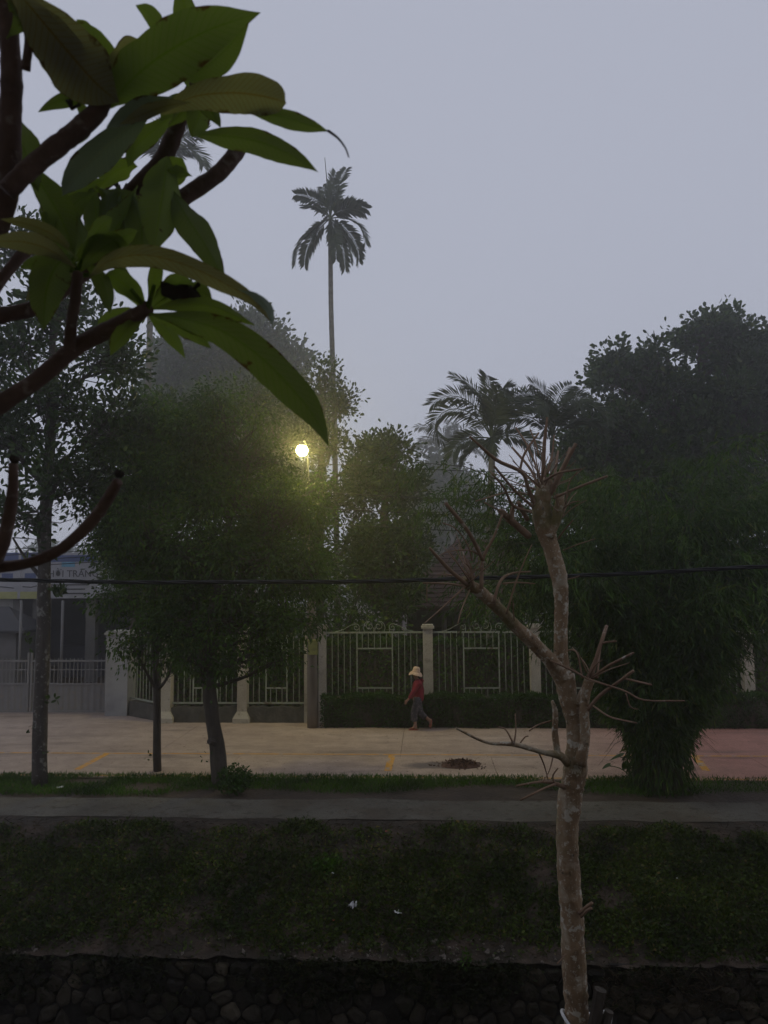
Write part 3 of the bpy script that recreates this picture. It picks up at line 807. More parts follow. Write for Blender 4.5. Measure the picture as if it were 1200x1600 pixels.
bg_tree('large_tree', 'dark bushy tree filling the gap behind the slim street tree', 240, 34, [(240, 860), (240, 780), (236, 700)], [0.3, 0.25, 0.2, 0.05],
        [lobe(235, 690, 34, 1.6, 1.8, 1.4), lobe(270, 760, 34, 2, 2, 1.8), lobe(225, 800, 34, 1.6, 2, 1.8), lobe(250, 880, 34, 2.4, 2, 2)],
        420, 18, 0.26, 0.13, 0.5, lr=0.1)
bg_tree('garden_tree', 'loose garden tree behind the fence, over the slim street tree', 215, 24.5, [(213, 860), (216, 760), (222, 670)], [0.2, 0.17, 0.12, 0.03],
        [lobe(200, 690, 24.5, 1.1, 1.1, 0.9), lobe(245, 640, 24.5, 1.0, 1.1, 0.7), lobe(270, 700, 24.5, 1.2, 1.1, 1.0), lobe(185, 765, 24.5, 0.9, 1.1, 1.0), lobe(225, 790, 24.5, 1.4, 1.1, 1.1), lobe(212, 880, 24.5, 1.0, 1.1, 1.1), lobe(250, 900, 24.5, 1.4, 1.1, 1.1)],
        760, 18, 0.16, 0.08, 0.34, lr=0.06)
bg_tree('garden_tree', 'loose garden tree behind the fence, over the leaning street tree', 390, 25.5, [(392, 860), (388, 760), (384, 640)], [0.2, 0.17, 0.12, 0.03],
        [lobe(330, 640, 25.5, 1.2, 1.1, 0.8), lobe(390, 625, 25.5, 1.0, 1.1, 0.8), lobe(425, 680, 25.5, 1.0, 1.1, 0.8), lobe(350, 720, 25.5, 1.4, 1.1, 1.1), lobe(440, 770, 25.5, 1.1, 1.1, 1.0), lobe(400, 860, 25.5, 1.5, 1.1, 1.2), lobe(480, 860, 25.5, 1.0, 1.1, 1.2), lobe(340, 930, 25.5, 1.4, 1.1, 1)],
        800, 18, 0.16, 0.08, 0.34, lr=0.06)
for i, (px, py, Y, r, lab) in enumerate(((420, 1000, 24.0, 1.5, 'dark garden shrub behind the fence panel left of the lamp pole'), (530, 930, 24.5, 1.4, 'tall garden shrub behind the fence right of the lamp pole'),
                                        (585, 1010, 24.5, 1.3, 'garden shrub seen through the square fence opening'), (330, 1010, 24.2, 1.5, 'dark garden shrub behind the fence at the leaning tree'),
                                        (800, 900, 24.2, 1.5, 'bushy garden shrub beside the house, behind the bare tree'), (900, 960, 24.2, 1.8, 'dark garden shrub behind the fence right of the bare tree'),
                                        (1150, 950, 25, 2.4, 'broad dark garden shrub behind the fence right of the bamboo'), (990, 880, 25, 2.2, 'large garden shrub hidden behind the bamboo clump'))):
    c = at(px, py, Y)
    t = thing('garden_shrub', lab, 'shrub', (c.x, Y, -0.06), 'shrubs in the garden behind the fence')
    sm = MB()
    for q in range(5):
        a = rng.uniform(0, 6.28)
        sm.tube(bez((c.x, Y, -0.06), (c.x, Y, c.z * 0.6), (c.x + r * 0.6 * math.cos(a), Y + r * 0.5 * math.sin(a), c.z + 0.3 * r), 6), np.linspace(0.05, 0.012, 6), n=5)
    sm.build('stems', MAT['bark_dark'], t)
    nn = int(2600 * r)
    hz = (c.z + r) / 2
    q = rand_dirs(nn) * np.array((r, r * 0.7, hz)) * (rng.random((nn, 1)) ** 0.4) * (1 + 0.15 * np.sin(7 * rng.random((nn, 1)))) + (c.x, Y, hz)
    V, F = leaf_faces(q, rand_dirs(nn), rand_dirs(nn), 0.16 * rng.uniform(0.6, 1.2, nn), 0.075 * rng.uniform(0.7, 1.2, nn), droop=0.2)
    tag(tri_mesh('foliage', V, F, MAT['green_leaf_small'], t), kind='stuff')

# ------------------------------------------------------------------ palms
def frond(parent, c, az, e0, L, curv, leaflet, wd, n=34, mat='palm_leaf', hang=0.5, vee=0.3, ex=1.2):
    tw = math.radians(rng.choice((-1, 1)) * rng.uniform(25, 55))
    az, e0, curv = map(math.radians, (az, e0, curv))
    k = 12; P = [np.array(c, dtype=float)]
    hdir = np.array((math.cos(az), math.sin(az), 0)); zz = np.array((0, 0, 1.0))
    for i in range(k):
        e = e0 - curv * ((i + 0.5) / k) ** ex
        P.append(P[-1] + (hdir * math.cos(e) + zz * math.sin(e)) * L / k)
    P = np.array(P)
    o = MB().tube(P, np.linspace(0.03, 0.006, k + 1), n=4).build('frond', MAT['palm_leaf'], parent)
    T = np.gradient(P, axis=0); T /= np.linalg.norm(T, axis=1)[:, None]
    s = np.linspace(0.16, 0.995, n)
    B = np.stack([np.interp(s * k, np.arange(k + 1), P[:, j]) for j in range(3)], 1)
    TT = np.stack([np.interp(s * k, np.arange(k + 1), T[:, j]) for j in range(3)], 1)
    side = np.array((-math.sin(az), math.cos(az), 0))
    nrm = np.cross(np.tile(side, (n, 1)), TT); nrm *= np.sign(nrm[:, 2:3] + 1e-9)
    Vs, Fs, off = [], [], 0
    for sg in (-1, 1):
        sv = side * math.cos(tw) + nrm * math.sin(tw)
        d = TT * (0.45 + 0.5 * s[:, None]) + sg * sv * 0.8 + nrm * vee + np.array((0, 0, -1)) * hang * rng.uniform(0.5, 1.3, (n, 1)) + rng.normal(size=(n, 3)) * 0.08
        ll = leaflet * (0.35 + 0.65 * np.sin(np.clip(s, 0, 1) ** 0.7 * math.pi * 0.9)) * rng.uniform(0.85, 1.1, n)
        V, F = leaf_faces(B, d, TT, ll, np.full(n, wd), fold=0.12, droop=0.12)
        Vs.append(V); Fs.append(F + off); off += len(V)
    lf = tri_mesh('leaflets', np.concatenate(Vs), np.concatenate(Fs), MAT[mat], o)
    tag(lf, kind='stuff')
    return o

def palm(name, label, base, path, r, fronds, leaflet, wd, shaft=0.7, n=34, hang=0.5, group=None, spear=None, vee=0.3, ex=1.2):
    t = thing(name, label, 'palm tree', base, group)
    P = [tuple(base)] + [tuple(p) for p in path]
    dense = []
    for a, b in zip(P[:-1], P[1:]):
        for q in range(14): dense.append(np.array(a) + (np.array(b) - np.array(a)) * q / 14)
    dense.append(np.array(P[-1])); dense = np.array(dense)
    # smooth the kinks, ring the bark
    for _ in range(6): dense[1:-1] = (dense[:-2] + 2 * dense[1:-1] + dense[2:]) / 4
    rr = np.linspace(r * 1.15, r * 0.85, len(dense)) * (1 + 0.05 * (np.arange(len(dense)) % 2))
    MB().tube(dense, rr, n=9).build('trunk', MAT['palm_bark'], t, smooth=True)
    top = dense[-1]
    MB().tube([top - (0, 0, 0.05), top + (0, 0, shaft * 0.4), top + (0, 0, shaft)], [r * 1.15, r * 1.05, r * 0.5], n=9).build('crownshaft', MAT['crownshaft'], t, smooth=True)
    c = top + np.array((0, 0, shaft * 0.92))
    for f in fronds:
        frond(t, c, *f, leaflet, wd, n=n, hang=hang, vee=vee, ex=ex)
    if spear:
        MB().tube([c, c + np.array(spear)], [0.03, 0.012], n=5).build('spear_leaf', MAT['palm_leaf'], t)
    return t

Y = 30.0
b = at(527, 1000, Y); b.z = -0.08
palm('areca_palm', 'very tall slender areca palm standing clear against the sky', b, [at(526, 860, Y), at(522, 640, Y), at(517, 480, Y), at(516, 372, Y)], 0.105,
     [(52, 78, 2.7, 20), (75, 82, 2.4, 18), (118, 76, 2.0, 28), (174, 66, 1.9, 60), (192, 45, 1.2, 50), (4, 54, 1.7, 85), (-8, 40, 1.5, 80), (-4, 8, 2.2, 108), (182, -22, 2.5, 68), (172, -36, 2.2, 52), (-42, -40, 2.5, 44), (-70, -48, 2.4, 36), (-125, -30, 1.5, 50), (70, -20, 2.2, 65), (20, -22, 2.2, 72)],
     0.56, 0.1, shaft=0.9, n=40, hang=0.25, spear=(-0.22, 0, 2.6))
Y = 27.0
b = at(233, 1000, Y); b.z = -0.08
palm('areca_palm', 'tall areca palm with its crown half hidden behind the frangipani leaves', b, [at(232, 860, Y), at(231, 640, Y), at(236, 440, Y), at(258, 268, Y)], 0.11,
     [(10, 70, 2.0, 70), (-10, 35, 2.0, 120), (170, 60, 2.0, 90), (190, 35, 2.0, 130), (60, 70, 2.0, 60), (120, 60, 2.0, 90), (-70, 50, 2.0, 100), (-120, 30, 2.0, 120), (30, 45, 2.0, 110)],
     0.7, 0.06, shaft=0.6, n=36, hang=0.4)
Y = 26.0
b = at(765, 1000, Y); b.z = -0.08
palm('feather_palm', 'feather palm with arching fronds beside the bare pruned tree', b, [at(765, 900, Y), at(766, 800, Y), at(769, 708, Y)], 0.13,
     [(177, 62, 3.3, 215), (168, 72, 3.0, 120), (188, 82, 2.7, 70), (4, 64, 3.2, 190), (14, 74, 3.0, 125), (60, 80, 2.8, 80), (120, 80, 2.7, 80), (-80, 72, 2.7, 130), (-100, 82, 2.6, 90), (196, 5, 1.7, 85), (-24, 8, 1.8, 95), (-95, 0, 1.6, 85), (150, -10, 1.5, 75)],
     0.72, 0.05, shaft=0.55, n=56, hang=0.3, ex=1.9, group='feather palms by the house')
b = at(862, 1000, Y + 0.6); b.z = -0.08
palm('feather_palm', 'feather palm crowded against the bamboo and jackfruit crown', b, [at(862, 900, Y + .6), at(862, 800, Y + .6), at(864, 705, Y + .6)], 0.10,
     [(175, 70, 2.7, 150), (160, 82, 2.5, 110), (10, 75, 2.6, 130), (-20, 60, 2.6, 150), (40, 85, 2.4, 70), (130, 86, 2.4, 60), (-60, 70, 2.4, 140), (-110, 65, 2.4, 150), (90, 75, 2.4, 100), (195, 50, 2.4, 150), (0, 40, 2.3, 130)],
     0.72, 0.05, shaft=0.55, n=56, hang=0.3, ex=1.9, group='feather palms by the house')
Y = 85.0
b = at(706, 1000, Y); b.z = -0.08
palm('coconut_palm', 'faded misty palm rising from the far tree mass', b, [at(706, 860, Y), at(706, 780, Y), at(706, 715, Y)], 0.24,
     [(180, 50, 5.6, 120), (170, 75, 5.4, 90), (10, 50, 5.4, 120), (-5, 75, 5.2, 90), (90, 80, 5, 60), (-90, 70, 5, 100), (200, 30, 5.2, 110), (20, 30, 5.2, 110), (60, 85, 5, 40), (150, 60, 5.4, 110)],
     1.3, 0.16, shaft=1.0, n=34, hang=0.6)

# ------------------------------------------------------------------ bamboo clump
gb = ground(1031, 1232)
bam = thing('bamboo_clump', 'huge weeping bamboo clump with dense base of culms beside the path', 'bamboo', gb)
tw_b, tw_d, tw_l = [], [], []
culm_mb = None
for i in range(92):
    a = rng.uniform(0, 2 * math.pi); rr = 0.46 * math.sqrt(rng.random())
    p0 = np.array((gb.x + rr * math.cos(a), gb.y + rr * math.sin(a) * 0.8, gb.z - 0.03))
    H = rng.uniform(4.4, 7.5); lean = rng.uniform(0.4, 2.9) * (0.7 + rr)
    az = a + rng.normal(0, 0.5)
    hd = np.array((math.cos(az) * 1.15, math.sin(az) * 0.9, 0))
    if i > 52: hd = np.array((1.2, rng.uniform(-.7, .5), 0)) if i % 3 else np.array((-1.2, rng.uniform(-.6, .3), 0)); lean = rng.uniform(1.2, 3.3)
    P = []
    for t in np.linspace(0, 1, 12):
        q = p0 + hd * lean * t ** 2.2 + np.array((0, 0, H * (t - 0.10 * t ** 4)))
        if t > 0.8: q = q + hd * (t - 0.8) * 2.5 - np.array((0, 0, 1)) * (t - 0.8) ** 2 * 14
        P.append(q)
    P = np.array(P)
    MB().tube(P, np.linspace(rng.uniform(0.02, 0.032), 0.006, 12), n=5, wob=0.03).build('culm', MAT['bamboo_culm'], bam)
    for q in range(66):
        t = rng.random() ** 0.75 * 0.86 + 0.14
        c = np.array([np.interp(t * 11, np.arange(12), P[:, j]) for j in range(3)])
        tw_b.append(c)
        az2 = az + rng.normal(0, 1.3)
        tw_d.append((math.cos(az2), math.sin(az2), rng.uniform(-0.1, 0.7)))
        tw_l.append(rng.uniform(0.4, 1.15) * (0.55 + 0.6 * t))
tw_b = np.array(tw_b); tw_d = np.array(tw_d); tw_l = np.array(tw_l)
lb, ld = [], []
twm = MB()
for c, d, l in zip(tw_b, tw_d, tw_l):
    m_ = 17
    s = np.linspace(0.1, 1, m_)[:, None]
    Q = c + d * l * s + np.array((0, 0, -1)) * (s ** 2) * l * 0.75
    if rng.random() < 0.3: twm.tube([c, Q[8], Q[-1]], [0.005, 0.004, 0.002], n=3, cap=False)
    lb.append(Q + rng.normal(size=(m_, 3)) * 0.035)
    ld.append(d * 0.5 + np.array((0, 0, -0.75)) + rng.normal(size=(m_, 3)) * 0.42)
tag(twm.build('twigs', MAT['bamboo_culm'], bam), kind='stuff')
lb = np.concatenate(lb); ld = np.concatenate(ld)
rad_ = np.hypot(lb[:, 0] - gb.x, lb[:, 1] - gb.y)
k = (lb[:, 2] > 0.15) & ((lb[:, 2] > 1.45 + 0.25 * np.sin(lb[:, 0] * 5)) | (rad_ < 0.56) | ((rad_ < 0.72) & (rng.random(len(lb)) < 0.35)))
lb, ld = lb[k], ld[k]
nq = 2300
aq = rng.uniform(0, 2 * math.pi, nq); rq = rng.uniform(0.44, 0.6, nq); zq = rng.uniform(0.05, 1.9, nq)
lb = np.vstack([lb, np.stack([gb.x + rq * np.cos(aq), gb.y + rq * 0.85 * np.sin(aq), zq], 1)])
ld = np.vstack([ld, np.stack([np.cos(aq) * 0.35, np.sin(aq) * 0.35, np.full(nq, -0.9)], 1) + rng.normal(size=(nq, 3)) * 0.25])
n = len(lb)
V, F = leaf_faces(lb, ld, rand_dirs(n), 0.17 * rng.uniform(0.6, 1.25, n), 0.025 * rng.uniform(0.8, 1.3, n), droop=0.15)
tag(tri_mesh('foliage', V, F, MAT['bamboo_leaf'], bam), kind='stuff')
# taro by the bamboo foot
tp = ground(985, 1215)
taro = thing('taro_plant', 'broad leaved taro plant against the left side of the bamboo foot', 'plant', tp)
for (dx, dy, h, sz, az) in ((-0.22, -0.1, 0.42, 0.3, 170), (-0.1, -0.25, 0.3, 0.26, 220), (-0.42, 0.0, 0.22, 0.2, 190), (0.08, -0.2, 0.24, 0.2, 300)):
    e = np.array((tp.x + dx, tp.y + dy, tp.z + h))
    st = MB().tube(bez(tuple(tp), (tp.x + dx * 0.3, tp.y + dy * 0.3, tp.z + h), tuple(e), 6), np.linspace(0.012, 0.007, 6), n=5).build('stalk', MAT['green_leaf_small'], taro)
    a = math.radians(az); f = np.array((math.cos(a) * 0.8, math.sin(a) * 0.8, -0.35)); sd_ = np.array((-math.sin(a), math.cos(a), 0)); nn_ = np.cross(f, sd_)
    outl = [(-0.25, 0.0), (-0.5, 0.28), (-0.2, 0.46), (0.15, 0.44), (0.5, 0.27), (0.75, 0.08), (0.85, 0)]
    outl = outl + [(u, -v) for u, v in outl[-2:0:-1]]
    V = [e + nn_ * 0.03 * sz] + [e + f * u * sz + sd_ * v * sz + nn_ * abs(v) * 0.25 * sz for u, v in outl]
    MB().add(V, [(0, i + 1, (i + 1) % len(outl) + 1) for i in range(len(outl))]).build('leaf', MAT['green_leaf_big'], taro, smooth=True)

# ------------------------------------------------------------------ hedge
FY = 21.5
hx0 = at(503, 1100, 20.9).x
def hedge(name, label, x0, x1, y0, y1, h, n, leafm, ls=1.0):
    t = thing(name, label, 'hedge', ((x0 + x1) / 2, (y0 + y1) / 2, 0.0))
    X = np.linspace(x0 + 0.07, x1 - 0.07, 90)
    jit = 0.03 * np.sin(X * 5) + 0.02 * np.sin(X * 13 + 1)
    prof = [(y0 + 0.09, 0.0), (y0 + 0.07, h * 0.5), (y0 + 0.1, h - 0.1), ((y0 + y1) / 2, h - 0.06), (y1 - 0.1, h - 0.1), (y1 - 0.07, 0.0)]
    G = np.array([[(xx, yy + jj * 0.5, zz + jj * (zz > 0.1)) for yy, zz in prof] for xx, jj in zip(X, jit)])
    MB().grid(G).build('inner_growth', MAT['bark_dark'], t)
    q = np.empty((n, 3))
    k = rng.random(n)
    q[:, 0] = rng.uniform(x0, x1, n)
    fr = k < 0.55; q[:, 1] = np.where(fr, y0 + rng.exponential(0.045, n), rng.uniform(y0, y1, n)); q[:, 2] = np.where(fr, rng.uniform(0.01, h, n), h - rng.exponential(0.05, n))
    wv = 0.035 * np.sin(q[:, 0] * 3.1) + 0.03 * np.sin(q[:, 0] * 7.7 + q[:, 2] * 6) + 0.02 * np.sin(q[:, 0] * 19)
    q[:, 1] += np.where(fr, wv, 0); q[:, 2] = np.maximum(q[:, 2] + np.where(fr, 0, wv), 0.0)
    V, F = leaf_faces(q, rand_dirs(n) + (0, -0.3, 0.5), rand_dirs(n), 0.065 * ls * rng.uniform(0.6, 1.3, n), 0.034 * ls * rng.uniform(0.7, 1.3, n))
    tag(tri_mesh('foliage', V, F, leafm, t), kind='stuff')
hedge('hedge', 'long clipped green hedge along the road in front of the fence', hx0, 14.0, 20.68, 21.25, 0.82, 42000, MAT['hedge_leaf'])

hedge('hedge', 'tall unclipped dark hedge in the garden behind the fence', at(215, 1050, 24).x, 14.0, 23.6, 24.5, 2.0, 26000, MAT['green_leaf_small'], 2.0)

# ------------------------------------------------------------------ fence
def X_at(px, Y): return at(px, 1050, Y).x
fence = thing('garden_fence', 'long garden fence of cream posts and painted iron panels across the road', 'fence', (0, FY, 0))
posts = [X_at(p, FY) for p in (262, 380, 484, 504, 669, 836, 1002, 1168, 1334)]
def post_mesh(t, x, z0, z1, cap=True, foot=False, wd=0.26, y=FY, mat='cream_plaster'):
    t = MB().box((x, y, (z0 + z1) / 2), (wd, wd, z1 - z0)).build('post' if t is fence else 'shaft', MAT[mat], t)
    if cap:
        MB().box((x, y, z1 + 0.03), (wd + 0.09, wd + 0.09, 0.06)).box((x, y, z1 + 0.085), (wd + 0.03, wd + 0.03, 0.05)).build('cap', MAT[mat], t)
    if foot:
        MB().add([(x + sx * a, y + sy * a, z) for a, z in ((wd / 2 + 0.1, z0), (wd / 2 + 0.1, z0 + 0.16), (wd / 2 + 0.003, z0 + 0.34)) for sx, sy in ((-1, -1), (1, -1), (1, 1), (-1, 1))],
                 [(q * 4 + j, q * 4 + (j + 1) % 4, q * 4 + 4 + (j + 1) % 4, q * 4 + 4 + j) for q in (0, 1) for j in range(4)]).build('foot', MAT[mat], t)
plab = ['cream fence post between the slim and the leaning street trees, with swollen foot', 'cream fence post right of the leaning trunk, with swollen foot', 'cream end post close against the left side of the lamp pole', 'slim capped post just right of the lamp pole',
        'cream capped post behind the walking person', 'cream fence post behind the bare tree trunk', 'fence post hidden behind the bamboo', 'weathered fence post right of the bamboo', 'fence post beyond the right edge of the view']
for i, x in enumerate(posts[:8]):
    post_mesh(fence, x, -0.03, 2.56, foot=i < 2, wd=0.2 if i == 3 else 0.27)

def spiral(cx_, cz_, r, a0, turns, sg, y):
    P = []
    for s in np.linspace(0, 1, 18):
        a = a0 + sg * s * turns * 2 * math.pi
        rr = r * (1 - 0.8 * s)
        P.append((cx_ + rr * math.cos(a), y, cz_ + rr * math.sin(a)))
    return P

bar_meshes = {}
def fence_panel(x0, x1, zb, label, scroll=True, y=FY, y1=None, opening=True):
    y1 = y if y1 is None else y1
    Lp = math.hypot(x1 - x0, y1 - y); ang = math.atan2(y1 - y, x1 - x0)
    t = bpy.data.objects.new('panel', None); COL.objects.link(t); t.parent = fence
    t.location = Vector((x0, y, 0)) - Vector(fence.location); TL = Vector((x0, y, 0))
    R = np.array(Matrix.Rotation(ang, 3, 'Z'))
    def W(u, z, dy=0): return np.array((x0, y, 0)) + R @ np.array((u, dy, z))
    def boxp(name, u, z, du, dz, dy=0.03):
        return MB().box(W(u, z), (du, dy, dz), R=R).build(name, MAT['fence_paint'], t)
    zt, zo0, zo1 = 2.45, 0.93, 2.01
    u0, u1 = Lp * 0.32, Lp * 0.685
    boxp('top_rail', Lp / 2, zt, Lp, 0.045, 0.04); boxp('bottom_rail', Lp / 2, zb, Lp, 0.045, 0.04)
    if opening:
        for z in (zo0, zo1): boxp('opening_rail', (u0 + u1) / 2, z, u1 - u0, 0.035)
        for u in (u0, u1): boxp('opening_stile', u, (zb + zt) / 2, 0.034, zt - zb - 0.05, 0.034)
    nb = max(4, int(round(Lp / 0.165)))
    def bar(u, za, zb_):
        h = zb_ - za
        key = round(h, 3)
        if key not in bar_meshes:
            me = bpy.data.meshes.new('bar')
            mm = MB().box((0, 0, h / 2), (0.017, 0.017, h))
            me.from_pydata(np.concatenate(mm.v).tolist(), [], mm.f); me.materials.append(MAT['fence_paint']); bar_meshes[key] = me
        o = bpy.data.objects.new('bar', bar_meshes[key]); COL.objects.link(o); o.parent = t
        o.location = Vector(W(u, za)) - TL; o.rotation_euler.z = ang
    for i in range(1, nb):
        u = Lp * i / nb
        if opening and u0 - 0.04 < u < u1 + 0.04:
            if abs(u - u0) < 0.06 or abs(u - u1) < 0.06: continue
            bar(u, zo1 + 0.019, zt - 0.024); bar(u, zb + 0.024, zo0 - 0.019)
        else:
            bar(u, zb + 0.024, zt - 0.024)
    if scroll:
        c = Lp / 2; z = zt + 0.024
        for sg in (-1, 1):
            k = Lp / 2.95
            S_ = []
            S_.append(spiral(c + sg * 0.13 * k, z + 0.155, 0.12, -math.pi / 2 if False else math.radians(90), 1.3, -sg, y))
            S_.append([(c + sg * u * k, y, z + h) for u, h in ((0.30, 0.0), (0.33, 0.10), (0.30, 0.21), (0.22, 0.28), (0.13, 0.275))])
            S_.append([(c + sg * u * k, y, z + h) for u, h in ((0.02, 0.0), (0.015, 0.06), (0.03, 0.12))])
            S_.append(spiral(c + sg * 0.55 * k, z + 0.115, 0.10, math.radians(90), 1.3, sg, y))
            S_.append([(c + sg * u * k, y, z + h) for u, h in ((0.55, 0.215), (0.66, 0.20), (0.78, 0.15), (0.92, 0.07), (1.1, 0.015), (1.2, 0.0))])
            S_.append([(c + sg * u * k, y, z + h) for u, h in ((0.46, 0.0), (0.455, 0.06), (0.46, 0.115))])
            for P in S_:
                PP = [tuple(W(p[0], p[2])) for p in P]
                MB().tube(PP, 0.0085, n=5).build('scroll', MAT['fence_paint'], t)
    return t
hw = 0.135
fence_panel(posts[0] + hw, posts[1] - hw, 0.52, 'iron fence panel behind the leaning trunk, over the mossy low wall', scroll=False)
fence_panel(posts[1] + hw, posts[2] - hw, 0.52, 'iron fence panel just left of the lamp pole, over the mossy low wall', scroll=False)
fence_panel(posts[3] + 0.1, posts[4] - hw, 0.55, 'lamp lit iron fence panel with scrolls, between the lamp pole and the walking person')
fence_panel(posts[4] + hw, posts[5] - hw, 0.55, 'iron fence panel with scrolls right of the walking person')
fence_panel(posts[5] + hw, posts[6] - hw, 0.55, 'iron fence panel between the bare tree and the bamboo')
fence_panel(posts[6] + hw, posts[7] - hw, 0.55, 'iron fence panel right behind the bamboo')
# low plinth walls under the left panels
for a, b, lab in ((posts[0], posts[1], 'mossy low wall under the fence behind the leaning trunk'), (posts[1], posts[2], 'mossy low wall under the fence just left of the lamp pole')):
    mb = MB(); nx = 24
    G = []
    for xx in np.linspace(a + 0.14, b - 0.14, nx):
        j = 0.02 * math.sin(xx * 9) + 0.015 * math.sin(xx * 23)
        G.append([(xx, FY - 0.12 + j * 0.4, -0.03), (xx, FY - 0.1 + j * 0.4, 0.2), (xx, FY - 0.09, 0.42 + j), (xx, FY + 0.09, 0.43 + j), (xx, FY + 0.12, -0.03)])
    mb.grid(np.array(G)).build('plinth_wall', MAT['mossy_wall'], fence)

# gate pier, wing and gate
GY = 22.7
gx1, gx2 = X_at(172, GY), X_at(206, GY)
t = thing('gate_pier', 'broad white gate pier at the right end of the sliding gate', 'gate pier', ((gx1 + gx2) / 2, GY, 0))
post_mesh(t, (gx1 + gx2) / 2, -0.03, 2.35, wd=gx2 - gx1, y=GY, mat='white_plaster')
fence_panel(gx2 + 0.02, posts[0] - hw, 0.5, 'angled iron fence panel between the gate pier and the first fence post', scroll=False, y=GY - 0.1, y1=FY, opening=False)
ang = math.atan2(FY - (GY - 0.1), posts[0] - gx2)
ml = math.hypot(posts[0] - gx2, FY - GY + 0.1)
o = MB().box(((gx2 + posts[0]) / 2, (GY - 0.1 + FY) / 2, 0.2), (ml - 0.28, 0.24, 0.46), R=np.array(Matrix.Rotation(ang, 3, 'Z'))).build('plinth_wall', MAT['mossy_wall'], fence)

def gate_leaf(x0, x1, label):
    t = thing('gate', label, 'gate', (x0, GY, 0), 'leaves of the iron gate')
    Lg = x1 - x0
    def bx(name, u, z, du, dz, dy=0.04): return MB().box((x0 + u, GY, z), (du, dy, dz)).build(name, MAT['gate_paint'], t)
    for z in (0.08, 0.88, 1.56): bx('rail', Lg / 2, z, Lg, 0.05, 0.05)
    bx('rail', Lg / 2, 1.3, Lg, 0.025, 0.03)
    for u in (0.03, Lg - 0.03): bx('stile', u, 0.93, 0.06, 1.75, 0.06)
    nb = int(Lg / 0.115)
    me = None
    for i in range(1, nb):
        if me is None:
            o = bx('bar', Lg * i / nb, 1.27, 0.02, 0.74, 0.02); me = o
        else:
            o = copy_obj(me, t); o.location = (Lg * (i - 1) / nb, 0, 0)
    # ribbed sheet below
    G = []; k = int(Lg / 0.05)
    for i in range(k + 1):
        x = x0 + 0.06 + (Lg - 0.12) * i / k
        d = (0.0, 0.014)[(i // 2) % 2]
        G.append([(x, GY + 0.01 - d, 0.108), (x, GY + 0.01 - d, 0.852)])
    MB().grid(np.array(G)).build('ribbed_sheet', MAT['gate_paint'], t)
gm = X_at(47, GY)
gate_leaf(gm + 0.02, gx1 - 0.03, 'grey iron gate leaf with ribbed lower sheet, beside the white pier')
gate_leaf(gm - 3.0, gm - 0.02, 'grey iron gate leaf with ribbed lower sheet, at the left edge')

# ------------------------------------------------------------------ house behind the fence
HY = 27.5
hx0_, hx1_ = X_at(612, HY), X_at(850, HY)
house = thing('house', 'small dark house with reddish tiled roof behind the fence', 'house', ((hx0_ + hx1_) / 2, HY + 2.5, -0.05))
wx0, wx1, wy0, wy1 = hx0_ + 0.6, hx1_ - 0.6, HY + 1.3, HY + 5.5
mb = MB()
for c, d in (((wx0, (wy0 + wy1) / 2, 1.4), (0.15, wy1 - wy0, 2.9)), ((wx1, (wy0 + wy1) / 2, 1.4), (0.15, wy1 - wy0, 2.9)), (((wx0 + wx1) / 2, wy1, 1.4), (wx1 - wx0 - 0.15, 0.15, 2.9)), (((wx0 + wx1) / 2, wy0, 1.4), (wx1 - wx0 - 0.15, 0.15, 2.9))):
    mb.box(c, d)
mb.build('wall', MAT['house_wall'], house)
for px in (0.25, 0.75):
    xw = wx0 + (wx1 - wx0) * px
    f = MB().box((xw, wy0 - 0.09, 1.5), (1.2, 0.05, 1.25)).build('window', MAT['dark_wood'], house)
    for s in (-0.28, 0.28): MB().box((xw + s, wy0 - 0.125, 1.5), (0.48, 0.02, 1.1)).build('pane', MAT['dark_glass'], f)
MB().box(((wx0 + wx1) / 2, wy0 - 0.09, 1.0), (1.0, 0.05, 2.1)).build('door', MAT['dark_wood'], house)
for k in range(4):
    xx = hx0_ + 0.3 + (hx1_ - hx0_ - 0.6) * k / 3
    MB().tube([(xx, HY + 0.2, -0.05), (xx, HY + 0.2, 2.9)], 0.09, n=8).build('porch_post', MAT['house_wall'], house)
